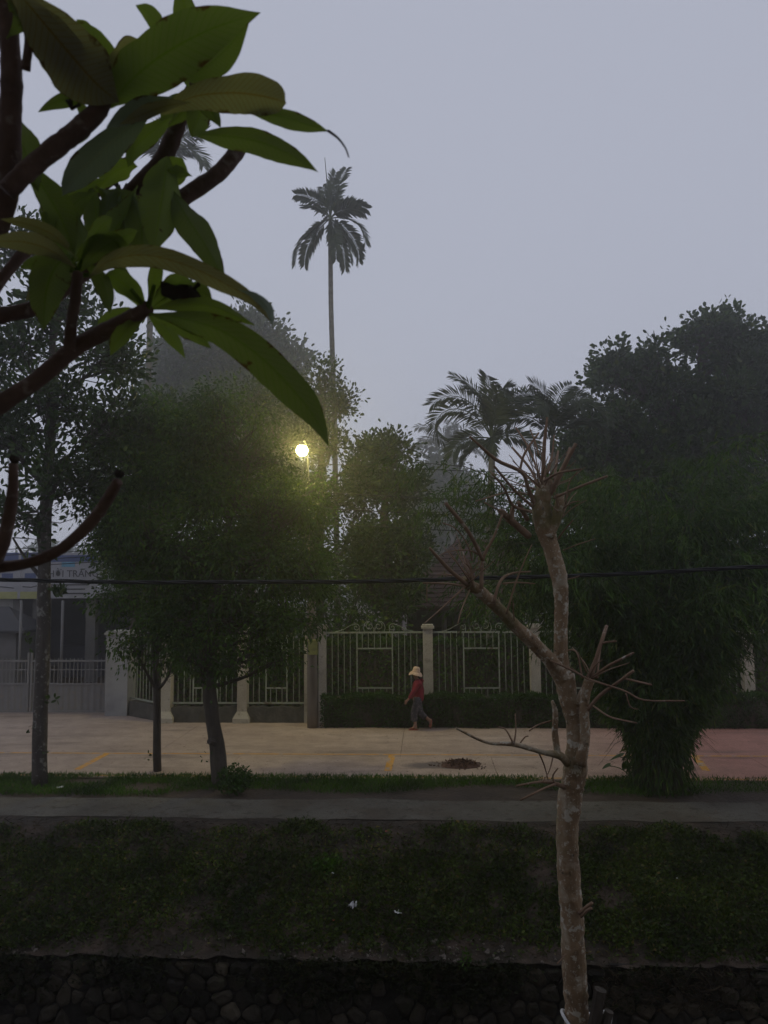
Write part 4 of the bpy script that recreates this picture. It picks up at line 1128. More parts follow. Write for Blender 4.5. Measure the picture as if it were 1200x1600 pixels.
# hipped roof with raised tile courses
ez, rz_ = 2.9, 5.45
ex0, ex1, ey0, ey1 = hx0_, hx1_, HY, HY + 6
apx = at(715, 850, HY + 3).x
rg0, rg1 = np.array((apx, HY + 3, rz_)), np.array((apx + 2.4, HY + 3, rz_))
E = [np.array(p) for p in ((ex0, ey0, ez), (ex1, ey0, ez), (ex1, ey1, ez), (ex0, ey1, ez))]
rf = MB().add(E + [rg0, rg1] + [e - (0, 0, 0.12) for e in E], [(0, 1, 5, 4), (1, 2, 5), (2, 3, 4, 5), (3, 0, 4), (0, 3, 9, 6), (1, 0, 6, 7), (2, 1, 7, 8), (3, 2, 8, 9), (6, 9, 8, 7)]).build('roof', MAT['roof_tile'], house)
tl = MB()
for (a, b, c, d) in ((E[0], E[1], rg1, rg0), (E[3], E[0], rg0, rg0), (E[1], E[2], rg1, rg1)):
    rows = 16
    nrm = np.cross(b - a, d - a); nrm /= np.linalg.norm(nrm)
    for i in range(rows):
        t0, t1 = i / rows, (i + 1.15) / rows
        l0, r0_ = a + (d - a) * t0, b + (c - b) * t0
        l1, r1_ = a + (d - a) * min(t1, 1), b + (c - b) * min(t1, 1)
        wdt = np.linalg.norm(r0_ - l0); k = max(1, int(wdt / 0.24))
        for j in range(k):
            q0, q1 = j / k, (j + 0.94) / k
            lift = nrm * (0.05 + 0.015 * rng.random())
            p = [l0 + (r0_ - l0) * q0 + lift, l0 + (r0_ - l0) * q1 + lift, l1 + (r1_ - l1) * q1 + nrm * 0.02, l1 + (r1_ - l1) * q0 + nrm * 0.02]
            tl.add(p + [x - nrm * 0.03 for x in p[:2]], [(0, 1, 2, 3), (1, 0, 4, 5)])
tag(tl.build('roof_tiles', MAT['roof_tile'], rf), kind='stuff')

# ------------------------------------------------------------------ shop building behind the gate
BY = 30.0
def XB(px, y=BY): return at(px, 950, y).x
def ZB(py, y=BY): return at(100, py, y).z
shop = thing('shop_building', 'low grey shop building with open bays behind the gate', 'building', (XB(80), BY + 3, -0.05))
zt = ZB(935)
MB().box((XB(60), BY + 6, zt / 2), (XB(330) - XB(-210), 0.2, zt + 0.1)).build('rear_wall', MAT['blue_wall'], shop)
MB().box((XB(60), BY + 2.9, zt + 0.1), (XB(330) - XB(-210), 6.4, 0.2)).build('roof_slab', MAT['grey_sheet'], shop)
MB().box(((XB(-150) + XB(20)) / 2, BY + 0.1, zt / 2 - 0.03), (XB(20) - XB(-150), 0.15, zt)).build('white_wall', MAT['white_plaster'], shop)
for a, b in ((21, 31), (52, 64), (135, 150), (250, 262)):
    MB().box(((XB(a) + XB(b)) / 2, BY + 0.1, zt / 2 - 0.03), (XB(b) - XB(a), 0.3, zt)).build('column', MAT['grey_sheet'], shop)
MB().box(((XB(34) + XB(52)) / 2, BY + 1.5, zt / 2 - 0.03), (XB(52) - XB(34) - 0.02, 0.08, zt)).build('shutter', MAT['grey_sheet'], shop)
MB().box(((XB(66) + XB(133)) / 2, BY + 1.8, 0.6), (XB(133) - XB(66), 0.5, 1.3)).build('counter', MAT['blue_wall'], shop)

def text_mesh(txt, name, mat, size, loc, parent, shear=0.0, ext=0.006):
    cu = bpy.data.curves.new(name, 'FONT'); cu.body = txt; cu.size = size; cu.extrude = ext; cu.align_x = 'CENTER'; cu.align_y = 'CENTER'; cu.shear = shear
    tmp = bpy.data.objects.new('tmp_text', cu); COL.objects.link(tmp)
    me = bpy.data.meshes.new_from_object(tmp.evaluated_get(bpy.context.evaluated_depsgraph_get()))
    bpy.data.objects.remove(tmp); bpy.data.curves.remove(cu)
    me.name = name; me.materials.clear(); me.materials.append(mat)
    me.transform(Matrix.Rotation(math.radians(90), 4, 'X'))
    o = bpy.data.objects.new(name, me); COL.objects.link(o); o.parent = parent
    o.location = Vector(loc) - root_loc(parent)
    return o
SY = BY - 0.35
def sign(name, label, a, b, ya, yb):
    x0, x1 = at(a, 900, SY).x, at(b, 900, SY).x
    z0, z1 = at(a, yb, SY).z, at(a, ya, SY).z
    t = thing(name, label, 'sign', ((x0 + x1) / 2, SY, z0), 'sign boards on the shop')
    MB().box(((x0 + x1) / 2, SY, (z0 + z1) / 2), (x1 - x0, 0.1, z1 - z0)).build('board', MAT['sign_white'], t)
    return t, x0, x1, z0, z1
def band(t, name, x0, x1, z0, z1, mat, lift=0.054):
    return MB().box(((x0 + x1) / 2, SY - lift, (z0 + z1) / 2), (x1 - x0, 0.012, z1 - z0)).build(name, MAT[mat], t)
t, x0, x1, z0, z1 = sign('shop_sign', 'white sign board with blue top and yellow foot, left of the lichen trunk', -30, 62, 864, 936)
band(t, 'blue_band', x0, x1, z1 - 0.42, z1, 'sign_blue'); band(t, 'yellow_band', x0, x1, z0, z0 + 0.28, 'sign_yellow')
wdt = x1 - x0
for u in (0.46, 0.85):
    band(t, 'blue_patch', x0 + wdt * (u - 0.09), x0 + wdt * (u + 0.1), z1 - 1.14, z1 - 0.82, 'sign_blue')
    # small stroke underneath, like a pen line
    MB().tube([(x0 + wdt * (u - 0.12), SY - 0.056, z1 - 1.34), (x0 + wdt * (u + 0.02), SY - 0.056, z1 - 1.37), (x0 + wdt * (u + 0.12), SY - 0.056, z1 - 1.4 + 0.08 * (u > 0.6))], 0.02, n=5).build('ink_stroke', MAT['sign_ink'], t)
MB().box((x0 + wdt * 0.67, SY - 0.06, (z0 + z1) / 2), (0.1, 0.02, z1 - z0)).build('joint_strip', MAT['sign_white'], t)
t, x0, x1, z0, z1 = sign('shop_sign', 'white fashion shop sign with blue head and black lettering, right of the lichen trunk', 66, 152, 864, 935)
band(t, 'blue_band', x0, x1, z1 - 0.36, z1 - 0.1, 'sign_blue'); band(t, 'cyan_patch', x0 + (x1 - x0) * 0.36, x0 + (x1 - x0) * 0.6, z1 - 0.56, z1 - 0.37, 'sign_cyan')
text_mesh('TH\u1edcI TRANG', 'lettering', MAT['sign_ink'], 0.38, ((x0 + x1) / 2 + 0.05, SY - 0.056, z1 - 0.84), t)
for k in range(3):
    band(t, 'text_line', x0 + 0.25 + 0.2 * k, x1 - 0.3 - 0.15 * (k == 1), z0 + 0.5 - 0.17 * k, z0 + 0.55 - 0.17 * k, 'sign_ink')
for px, lab in ((33, 'slim white pole standing behind the gate, nearer the left edge'), (98, 'slim white pole standing behind the gate, right of the lichen trunk')):
    x = at(px, 950, 26.5).x
    t = thing('white_pole', lab, 'pole', (x, 26.5, -0.06), 'white poles in the yard')
    MB().tube([(x, 26.5, -0.06), (x, 26.5, at(px, 938, 26.5).z)], 0.045, n=10).build('shaft', MAT['gate_paint'], t, smooth=True)
    MB().tube([(x, 26.5, -0.06), (x, 26.5, 0.05)], 0.11, n=12).build('base', MAT['grey_sheet'], t)
# roofed hut at the left edge
hx, hy = at(-12, 985, 27.5).x, 28.3
hut = thing('guard_hut', 'small hut with dark sloping roof behind the gate at the left edge', 'hut', (hx, hy, -0.06))
hz = at(30, 985, 27.3).z; hp = at(0, 958, 28.3).z
MB().box((hx, hy, hz / 2 - 0.03), (1.7, 1.4, hz)).build('wall', MAT['grey_sheet'], hut)
e = 1.32
MB().add([(hx - e, hy - 1, hz), (hx + e, hy - 1, hz), (hx + e, hy + 1, hz), (hx - e, hy + 1, hz), (hx - 0.25, hy, hp + 0.25), (hx + 0.15, hy, hp + 0.25)] + [(hx - e, hy - 1, hz - 0.1), (hx + e, hy - 1, hz - 0.1), (hx + e, hy + 1, hz - 0.1), (hx - e, hy + 1, hz - 0.1)],
         [(0, 1, 5, 4), (1, 2, 5), (2, 3, 4, 5), (3, 0, 4), (1, 0, 6, 7), (2, 1, 7, 8), (3, 2, 8, 9), (0, 3, 9, 6), (6, 9, 8, 7)]).build('roof', MAT['dark_metal'], hut)

# ------------------------------------------------------------------ lamp pole, lamp, wires
PY = 20.75
pb = at(489, 1100, PY); pb.z = -0.02
pole = thing('street_lamp', 'tall wooden lamp pole with its glowing yellow lamp lit', 'street lamp', pb)
ptop = at(485, 800, PY)
pts = [Vector(pb).lerp(ptop, q / 10) for q in range(11)]
MB().tube(pts, np.linspace(0.155, 0.095, 11), n=12, wob=0.02).build('pole', MAT['wood_pole'], pole, smooth=True)
lp = at(472, 704, PY - 0.75)
MB().tube(bez(tuple(ptop - Vector((0, 0, 0.25))), tuple(ptop + Vector((-0.05, -0.1, 2.3))), tuple(lp + Vector((0, 0, 0.24))), 8), 0.018, n=6).build('bracket', MAT['dark_metal'], pole, smooth=True)
MB().lathe(tuple(lp + Vector((0, 0, 0.12))), [(0.10, 0.0), (0.12, 0.03), (0.07, 0.09), (0.03, 0.13)], n=14).build('lamp_cap', MAT['dark_metal'], pole, smooth=True)
m, nt_, b_ = new_mat('lamp_glow')
b_.inputs['Base Color'].default_value = (0.9, 0.85, 0.6, 1)
b_.inputs['Emission Color'].default_value = (1.0, 0.87, 0.27, 1)
LAMP = 450.0
b_.inputs['Emission Strength'].default_value = LAMP
g = MB().lathe(tuple(lp), [(0.03, -0.15), (0.09, -0.125), (0.135, -0.07), (0.15, 0.0), (0.14, 0.06), (0.10, 0.115)], n=18).build('lamp_globe', m, pole, smooth=True)
bxp = at(489, 1012, PY - 0.2)
mbx = thing('meter_box', 'small yellow green meter box fixed to the lamp pole', 'meter box', (bxp.x, bxp.y, bxp.z - 0.19))
MB().box(tuple(bxp), (0.24, 0.13, 0.36)).build('casing', MAT['meter_yellow'], mbx)
MB().box((bxp.x, bxp.y - 0.072, bxp.z - 0.02), (0.19, 0.012, 0.26)).build('door', MAT['meter_yellow'], mbx)
MB().box((bxp.x, bxp.y - 0.01, bxp.z + 0.195), (0.29, 0.18, 0.025)).build('hood', MAT['meter_yellow'], mbx)

def wire(x0, x1, Y, zf, r, name, label, group, n=40, sag=0.3):
    P = []
    for s in np.linspace(0, 1, n):
        x = x0 + (x1 - x0) * s
        P.append((x, Y, zf(x) - 0.0))
    o = MB().tube(P, r, n=5).build(name, MAT['black_cable'], origin=P[0])
    return tag(o, label, 'wire', group)
xm = at(705, 735, 20.9).x
for k, (py, pos) in enumerate(((735, 'topmost'), (780, 'second'), (805, 'third'), (829, 'lowest'))):
    z0_ = at(705, py, 20.9 + 0.08 * k).z
    wire(pb.x, 30, 20.9 + 0.08 * k, lambda x, z=z0_: z + 0.0022 * ((x - 14) ** 2 - (xm - 14) ** 2), 0.012, 'power_wire', f'{pos} thin power wire running right from the lamp pole', 'wires right of the lamp pole')
    z1_ = at(60, 852 + 9 * k, 20.9 + 0.08 * k).z
    wire(-30, pb.x, 20.9 + 0.08 * k, lambda x, z=z1_, za=z0_: z + 0.004 * ((x + 16) ** 2 - (-9.3 + 16) ** 2), 0.012, 'power_wire', f'{pos} thin power wire running left behind the street trees', 'wires left of the lamp pole')
# near twisted cable over the canal
CYY = 8.6
ca, cb, cc_ = at(0, 906, CYY), at(620, 907, CYY), at(1200, 885, CYY)
A_ = np.polyfit([ca.x, cb.x, cc_.x], [ca.z, cb.z, cc_.z], 2)
cab = thing('overhead_cable', 'thick black twisted cable sagging across the view above the canal', 'cable', (0, CYY, float(np.polyval(A_, 0))))
X = np.linspace(-16, 16, 330)
for q in range(3):
    ph = q * 2.094
    tw = X * 5.2 + 0.8 * np.sin(X * 0.7)
    P = np.stack([X, CYY + 0.013 * np.cos(tw + ph), np.polyval(A_, X) + 0.013 * np.sin(tw + ph) + 0.004 * np.sin(X * 2.3)], 1)
    MB().tube(P, 0.0125, n=5).build('strand', MAT['black_cable'], cab, smooth=True)
# ------------------------------------------------------------------ pruned bare tree on the near bank
TY = 7.0
def smooth_path(P, n):
    P = np.array([tuple(p) for p in P], dtype=float)
    k = len(P)
    if k == 2: 
        t = np.linspace(0, 1, n)[:, None]; return P[0] * (1 - t) + P[1] * t
    Q = np.vstack([2 * P[0] - P[1], P, 2 * P[-1] - P[-2]])
    out = []
    for u in np.linspace(0, k - 1, n):
        i = min(int(u), k - 2); t = u - i
        a, b, c, d = Q[i], Q[i + 1], Q[i + 2], Q[i + 3]
        out.append(0.5 * ((2 * b) + (c - a) * t + (2 * a - 5 * b + 4 * c - d) * t * t + (3 * b - a - 3 * c + d) * t ** 3))
    return np.array(out)

bt = thing('pruned_tree', 'bare pruned tree with lichen blotched bark on the near canal bank', 'tree', at(905, 1640, TY))
def limb(name, pts, mat='bark_bare', dy=0.0, dy2=None, nper=5, wob=0.06, sides=9):
    """pts: (px, py, radius in px); dy..dy2: how far the limb leans away from the picture plane"""
    dy2 = dy if dy2 is None else dy2
    k = len(pts)
    P = [at(p[0], p[1], TY + dy + (dy2 - dy) * i / (k - 1)) for i, p in enumerate(pts)]
    n = (k - 1) * nper + 1
    Q = smooth_path(P, n)
    R = np.interp(np.linspace(0, k - 1, n), range(k), [p[2] for p in pts]) * TY / F_PX * (0.86 if mat == 'bark_bare' else 0.74)
    R = R * (1 + 0.025 * np.sin(np.linspace(0, k * 2.3, n) + k) + 0.02 * rng.normal(size=n))
    return MB().tube(Q, R, n=sides, wob=wob).build(name, MAT[mat], bt, smooth=True)
limb('trunk', [(906, 1640, 23), (902, 1590, 21), (899, 1540, 20), (896, 1490, 20), (894, 1440, 20), (890, 1390, 19), (887, 1330, 19), (887, 1285, 20), (892, 1240, 20), (899, 1205, 21), (901, 1165, 17), (897, 1130, 14), (889, 1095, 16), (881, 1055, 18)], nper=7, sides=14)
limb('branch', [(884, 1070, 15), (877, 1030, 13), (876, 990, 12), (877, 945, 12.5), (874, 905, 14), (864, 865, 15), (852, 828, 17), (846, 795, 18), (850, 768, 15), (856, 748, 9)], nper=7, sides=12)
limb('branch', [(858, 840, 9), (868, 812, 10), (874, 790, 9), (876, 772, 7)], dy=-0.05)
limb('branch', [(884, 1068, 16), (862, 1035, 13), (835, 1006, 12), (805, 978, 11), (778, 950, 10.5), (752, 926, 10), (733, 914, 10), (724, 906, 7)], dy2=-0.5, nper=7, sides=12)
limb('branch', [(905, 1195, 12), (914, 1155, 9), (913, 1112, 8.5), (915, 1083, 8.5), (922, 1060, 10)], dy=-0.08, dy2=-0.1)
limb('branch', [(895, 1110, 7), (903, 1096, 7), (912, 1078, 6)], dy2=-0.08, wob=0.03)
limb('branch', [(892, 1198, 8), (875, 1181, 7), (847, 1175, 4.5), (803, 1163, 4), (760, 1160, 2.4), (713, 1138, 1.8)], dy2=-0.6, nper=7)
limb('branch', [(872, 1180, 6), (867, 1145, 5.5), (868, 1115, 5), (863, 1095, 2.5)], dy=-0.1, dy2=-0.15)
T = 'twig_bare'
twigs = [
 ([(923, 1058, 5), (940, 1002, 4), (948, 978, 3.5)], -.1, .1), ([(939, 1006, 2.5), (950, 1003, 2.3), (963, 1002, 2.2)], 0, -.1), ([(933, 1060, 2.5), (936, 1030, 2), (940, 1000, 1.5)], -.1, .2),
 ([(925, 1060, 4), (950, 1041, 3), (990, 1020, 2.4)], -.1, -.4), ([(916, 1112, 4), (937, 1087, 3.6), (963, 1068, 3.2), (990, 1048, 2.8)], -.1, -.4), ([(975, 1060, 2.4), (1000, 1066, 2.2), (1018, 1070, 2)], -.3, -.5),
 ([(860, 1032, 2.2), (893, 1047, 2.2), (917, 1060, 2.2), (937, 1067, 2.2), (977, 1080, 2), (1007, 1094, 1.8), (1070, 1095, 1.6)], -.15, -.6), ([(927, 1103, 2), (953, 1120, 1.8), (995, 1130, 1.6)], -.2, -.6),
 ([(910, 1060, 2.4), (903, 1025, 2.2), (897, 1016, 2), (886, 1016, 1.6)], -.1, .2), ([(978, 1083, 1.5), (985, 1104, 1.2), (997, 1108, 1)], -.5, -.5),
 ([(890, 1233, 6), (863, 1223, 4), (840, 1222, 2.4), (807, 1228, 2)], 0, -.5), ([(868, 1225, 2.6), (850, 1232, 2.2), (813, 1250, 1.8)], -.2, -.5), ([(866, 1224, 2), (864, 1212, 1.6), (872, 1200, 1.4)], -.2, -.2),
 ([(862, 1126, 1.8), (840, 1133, 1.6), (827, 1142, 1.4)], -.1, -.3), ([(803, 1163, 2), (806, 1140, 1.5), (805, 1115, 1.2)], -.4, -.3), ([(803, 1163, 2), (790, 1140, 1.5), (778, 1136, 1)], -.4, -.3), ([(810, 1165, 1.6), (820, 1152, 1.3), (826, 1150, 1)], -.3, -.3),
 ([(842, 1176, 1.8), (850, 1195, 1.5), (857, 1220, 1)], -.2, -.1), ([(864, 1183, 1.6), (858, 1205, 1.2), (848, 1222, 1)], -.1, -.3),
 ([(730, 914, 4.5), (700, 888, 4), (671, 856, 2.4)], -.5, -.8), ([(727, 916, 2.8), (700, 912, 2.2), (661, 911, 1.7)], -.5, -.9), ([(667, 912, 1.3), (667, 930, 1.1), (667, 940, 1)], -.9, -.9),
 ([(752, 920, 4.5), (755, 873, 4), (771, 840, 2.6), (785, 804, 2)], -.5, -.5), ([(755, 876, 4.2), (730, 828, 4), (696, 786, 3.6)], -.5, -.8), ([(753, 870, 2), (733, 860, 1.6), (700, 862, 1.3), (680, 872, 1.1)], -.5, -.7), ([(738, 876, 1.8), (730, 850, 1.5), (712, 826, 1.3), (692, 817, 1.1)], -.6, -.8),
 ([(771, 942, 3.5), (782, 908, 3), (800, 896, 2.2), (829, 893, 1.7)], -.5, -.3), ([(786, 912, 2.2), (806, 910, 1.8), (836, 912, 1.4)], -.4, -.2), ([(791, 960, 2.2), (806, 910, 2), (820, 875, 1.5), (831, 851, 1.2)], -.4, -.3),
 ([(740, 918, 3), (735, 890, 2.6), (728, 880, 2)], -.5, -.5), ([(728, 915, 2), (712, 930, 1.6), (685, 955, 1.3), (662, 975, 1)], -.5, -.9), ([(734, 922, 1.8), (722, 950, 1.5), (715, 975, 1.2)], -.5, -.8), ([(730, 905, 1.8), (745, 890, 1.5), (757, 888, 1.2)], -.5, -.5),
 ([(827, 838, 8), (800, 815, 7.5), (782, 798, 6.5)], -.02, -.25), ([(800, 816, 5), (800, 800, 4.8), (803, 789, 4)], -.2, -.2), ([(824, 812, 6), (816, 797, 5.5), (810, 785, 4.6)], 0, -.2), ([(790, 804, 2), (775, 795, 1.7), (757, 785, 1.4)], -.2, -.4),
 ([(840, 800, 5), (826, 765, 4.5), (815, 738, 4), (775, 718, 3.6), (734, 682, 2.4)], 0, -.4), ([(812, 736, 3), (820, 708, 2.8), (842, 676, 2.2)], -.2, -.1), ([(843, 770, 3.4), (830, 735, 3), (800, 699, 2.6)], 0, .3), ([(846, 752, 3), (826, 700, 2.4), (806, 668, 2)], 0, .4),
 ([(849, 760, 6), (850, 702, 4.4), (855, 652, 2.6)], 0, 0), ([(836, 795, 3.6), (804, 766, 3), (772, 728, 2.4)], 0, -.5), ([(830, 800, 3.4), (802, 790, 3), (788, 763, 2.6), (769, 740, 2)], -.1, -.5), ([(835, 775, 2.2), (797, 769, 1.8), (743, 783, 1.4)], 0, -.6),
 ([(856, 775, 7), (866, 760, 6), (883, 725, 5), (900, 693, 3.6)], 0, -.2), ([(872, 745, 4), (884, 720, 3.6), (890, 700, 2.8)], 0, .2), ([(866, 750, 3.4), (869, 725, 3), (872, 705, 2.6)], 0, .3), ([(850, 752, 3), (873, 739, 2.6), (908, 733, 2.2)], -.1, -.4), ([(866, 778, 3.2), (905, 761, 2.8), (949, 744, 2.4)], -.1, -.5),
 ([(884, 788, 1.8), (889, 756, 1.5), (902, 737, 1.2)], -.2, -.3), ([(872, 842, 2), (882, 828, 1.8), (895, 813, 1.4)], 0, -.3), ([(873, 800, 2), (892, 786, 1.6), (905, 783, 1.2)], 0, -.4), ([(880, 860, 1.4), (905, 850, 1.2), (930, 842, 1)], 0, -.5), ([(888, 905, 1.6), (900, 902, 1.5), (905, 900, 1.2)], 0, -.3),
 ([(822, 1000, 2.4), (825, 990, 2), (826, 982, 1.6)], -.1, -.1), ([(842, 712, 2.2), (836, 690, 1.8), (828, 670, 1.4)], .1, .3), ([(856, 740, 2.4), (862, 715, 2), (866, 680, 1.6)], .1, .3),
 ([(905, 1427, 4), (918, 1416, 3.6), (925, 1411, 3.2)], -.1, -.25), ([(908, 1432, 3.4), (917, 1423, 3), (924, 1419, 2.6)], -.1, -.25), ([(884, 1490, 1.6), (876, 1500, 1.3), (870, 1506, 1)], -.1, -.2),
]
for pts, a, b in twigs:
    limb('twig', pts, T, a, b, nper=5, wob=0.06, sides=6)
# fine dead twigs springing from the two cut heads
for (hx_, hy_, dy0, nn, r0_) in ((848, 765, 0, 19, 72), (735, 905, -.5, 11, 58), (922, 1055, -.1, 7, 50), (876, 800, 0, 8, 40), (800, 975, -.2, 5, 40)):
    for i in range(nn):
        a = rng.uniform(0.1, 3.0) if hx_ > 800 else rng.uniform(0.6, 3.6)
        l = r0_ * rng.uniform(0.5, 1.3)
        x1, y1 = hx_ + l * math.cos(a), hy_ - l * math.sin(a)
        limb('twig', [(hx_ + rng.uniform(-6, 6), hy_ + rng.uniform(-8, 12), 1.7), ((hx_ + x1) / 2 + rng.uniform(-5, 5), (hy_ + y1) / 2 + rng.uniform(-5, 5), 1.3), (x1, y1, 0.8)], T, dy0, dy0 + rng.uniform(-.5, .5), nper=4, sides=5)
# props tied round the foot
for a, b, r, lab in (((922, 1640), (938, 1546), 9, 'dark wooden stake leaning beside the bare tree foot, the taller one'), ((935, 1640), (952, 1580), 7, 'dark wooden stake leaning beside the bare tree foot, the shorter one')):
    p0, p1 = at(*a, TY - 0.12), at(*b, TY - 0.12)
    o = MB().tube([p0, p0.lerp(p1, .5), p1], r * TY / F_PX, n=8, wob=0.08).build('stake', MAT['bark_dark'], origin=p0)
    tag(o, lab, 'stake', 'stakes at the bare tree')
c = at(905, 1592, TY)
ring = [(c.x + 0.02 + 0.165 * math.cos(a) + (0.08 if math.cos(a) > 0.5 else 0), c.y + 0.16 * math.sin(a), c.z + 0.05 * math.cos(a * 2)) for a in np.linspace(0, 2 * math.pi, 25)]
tag(MB().tube(ring, 0.014, n=6, cap=False).build('tie_strap', MAT['plastic_white'], origin=c), 'white strap tied round the bare tree foot', 'strap')

# ------------------------------------------------------------------ frangipani close to the camera
def frangi_mat(name, top, under, vein, mottle=None, trans=0.5):
    m, nt, b = new_mat(name)
    geo = N(nt, 'ShaderNodeNewGeometry'); uv = N(nt, 'ShaderNodeUVMap')
    sx = N(nt, 'ShaderNodeSeparateXYZ'); nt.links.new(uv.outputs[0], sx.inputs[0])
    ab = N(nt, 'ShaderNodeMath', operation='ABSOLUTE'); nt.links.new(sx.outputs[0], ab.inputs[0])
    sb = N(nt, 'ShaderNodeMath', operation='MULTIPLY_ADD'); nt.links.new(ab.outputs[0], sb.inputs[0]); sb.inputs[1].default_value = -0.1; nt.links.new(sx.outputs[1], sb.inputs[2])
    mu = N(nt, 'ShaderNodeMath', operation='MULTIPLY'); nt.links.new(sb.outputs[0], mu.inputs[0]); mu.inputs[1].default_value = 150
    sn = N(nt, 'ShaderNodeMath', operation='SINE'); nt.links.new(mu.outputs[0], sn.inputs[0])
    mr = N(nt, 'ShaderNodeMapRange'); mr.inputs[1].default_value = 0.75; mr.inputs[2].default_value = 1.0; mr.inputs[4].default_value = 0.6; nt.links.new(sn.outputs[0], mr.inputs[0])
    rib = N(nt, 'ShaderNodeMapRange'); rib.inputs[1].default_value = 0.07; rib.inputs[2].default_value = 0.0; nt.links.new(ab.outputs[0], rib.inputs[0])
    mx = N(nt, 'ShaderNodeMath', operation='MAXIMUM'); nt.links.new(mr.outputs[0], mx.inputs[0]); nt.links.new(rib.outputs[0], mx.inputs[1])
    cn, _ = noise_col(nt, geo.outputs['Position'], 26, [(0.3, tuple(c * 0.5 for c in top)), (0.7, tuple(c * 1.3 for c in top))], detail=6)
    if mottle:
        _, mf = noise_col(nt, geo.outputs['Position'], 22, [(0, (0,) * 3), (1, (1,) * 3)], detail=5)
        q = N(nt, 'ShaderNodeMapRange'); q.inputs[1].default_value = 0.5; q.inputs[2].default_value = 0.7; nt.links.new(mf, q.inputs[0])
        cn = mixc(nt, q.outputs[0], cn, mottle)
    c = mixc(nt, mx.outputs[0], cn, vein)
    cu = mixc(nt, rib.outputs[0], under, vein)
    cu = mixc(nt, mr.outputs[0], cu, vein)
    c = mixc(nt, geo.outputs['Backfacing'], c, cu)
    # browned rims and a few brown specks
    _, rn = noise_col(nt, geo.outputs['Position'], 34, [(0, (0,) * 3), (1, (1,) * 3)], detail=4)
    ra = N(nt, 'ShaderNodeMath', operation='MULTIPLY'); nt.links.new(ab.outputs[0], ra.inputs[0]); nt.links.new(rn, ra.inputs[1])
    rm = N(nt, 'ShaderNodeMapRange'); rm.inputs[1].default_value = 0.5; rm.inputs[2].default_value = 0.58; nt.links.new(ra.outputs[0], rm.inputs[0])
    sm_ = N(nt, 'ShaderNodeMapRange'); sm_.inputs[1].default_value = 0.68; sm_.inputs[2].default_value = 0.72; nt.links.new(rn, sm_.inputs[0])
    rx = N(nt, 'ShaderNodeMath', operation='MAXIMUM'); nt.links.new(rm.outputs[0], rx.inputs[0]); nt.links.new(sm_.outputs[0], rx.inputs[1])
    c = mixc(nt, rx.outputs[0], c, (0.07, 0.04, 0.015))
    nt.links.new(c, b.inputs['Base Color'])
    b.inputs['Roughness'].default_value = 0.55
    b.inputs['Specular IOR Level'].default_value = 0.12
    bp = N(nt, 'ShaderNodeBump'); bp.inputs['Strength'].default_value = 0.3; bp.inputs['Distance'].default_value = 0.002
    nt.links.new(mx.outputs[0], bp.inputs['Height']); nt.links.new(bp.outputs[0], b.inputs['Normal'])
    t = N(nt, 'ShaderNodeBsdfTranslucent'); nt.links.new(mixc(nt, 1.0, c, (1.35, 1.45, 0.4), 'MULTIPLY'), t.inputs['Color'])
    ms = N(nt, 'ShaderNodeMixShader'); ms.inputs[0].default_value = trans
    nt.links.new(b.outputs[0], ms.inputs[1]); nt.links.new(t.outputs[0], ms.inputs[2])
    o = [n for n in nt.nodes if n.type == 'OUTPUT_MATERIAL'][0]
    nt.links.new(ms.outputs[0], o.inputs['Surface'])
    return m
FM = {
 'g': frangi_mat('frangipani_green', (0.085, 0.14, 0.006), (0.13, 0.17, 0.07), (0.10, 0.16, 0.02)),
 'b': frangi_mat('frangipani_bright', (0.10, 0.18, 0.008), (0.15, 0.2, 0.07), (0.14, 0.21, 0.025)),
 'o': frangi_mat('frangipani_olive', (0.17, 0.088, 0.006), (0.2, 0.19, 0.15), (0.17, 0.11, 0.015), mottle=(0.11, 0.055, 0.006)),
 's': frangi_mat('frangipani_underside', (0.16, 0.21, 0.16), (0.17, 0.22, 0.17), (0.2, 0.24, 0.17), trans=0.15),
}
MAT['frangi_bark'] = surf('frangi_bark', [(0.3, (0.075, 0.045, 0.036)), (0.7, (0.15, 0.095, 0.075))], scale=18, bump=0.7, bscale=70, bdist=0.006, spots=[(35, 0.6, 0.7, (0.21, 0.17, 0.145))])
ftb = at(-260, 900, 1.25)
fr = thing('frangipani_tree', 'frangipani tree close to the viewer with thick stubby branches and long leaves', 'tree', (ftb.x, ftb.y, -0.34))
def fbranch(pts, D, nper=6):
    k = len(pts)
    Ds = D if isinstance(D, (list, tuple)) else [D] * k
    P = [at(p[0], p[1], d) for p, d in zip(pts, np.interp(np.linspace(0, 1, k), np.linspace(0, 1, len(Ds)), Ds))]
    n = (k - 1) * nper + 1
    Q = smooth_path(P, n)
    R = np.interp(np.linspace(0, k - 1, n), range(k), [p[2] for p in pts]) * np.interp(np.linspace(0, 1, n), np.linspace(0, 1, len(Ds)), Ds) / F_PX
    R = R * (1 + 0.06 * (rng.random(n) > 0.75))
    R = np.append(R, R[-1] * 0.6); Q = np.vstack([Q, Q[-1] + (Q[-1] - Q[-2]) * 0.25])
    return MB().tube(Q, R, n=12, wob=0.04).build('branch', MAT['frangi_bark'], fr, smooth=True)
tr = [(ftb.x - 0.05, ftb.y, -0.36), (ftb.x - 0.02, ftb.y + 0.05, 1.5), (ftb.x, ftb.y, 3.2), tuple(ftb), tuple(at(-220, 780, 1.25))]
MB().tube(smooth_path(tr, 30), np.linspace(0.075, 0.045, 30), n=12, wob=0.04).build('trunk', MAT['frangi_bark'], fr, smooth=True)
fbranch([(-230, 800, 26), (-150, 720, 20), (-60, 675, 17), (0, 632, 14.5), (60, 592, 13), (115, 545, 14), (165, 517, 13.5), (205, 497, 13), (232, 480, 11)], [1.25, 1.2, 1.15])
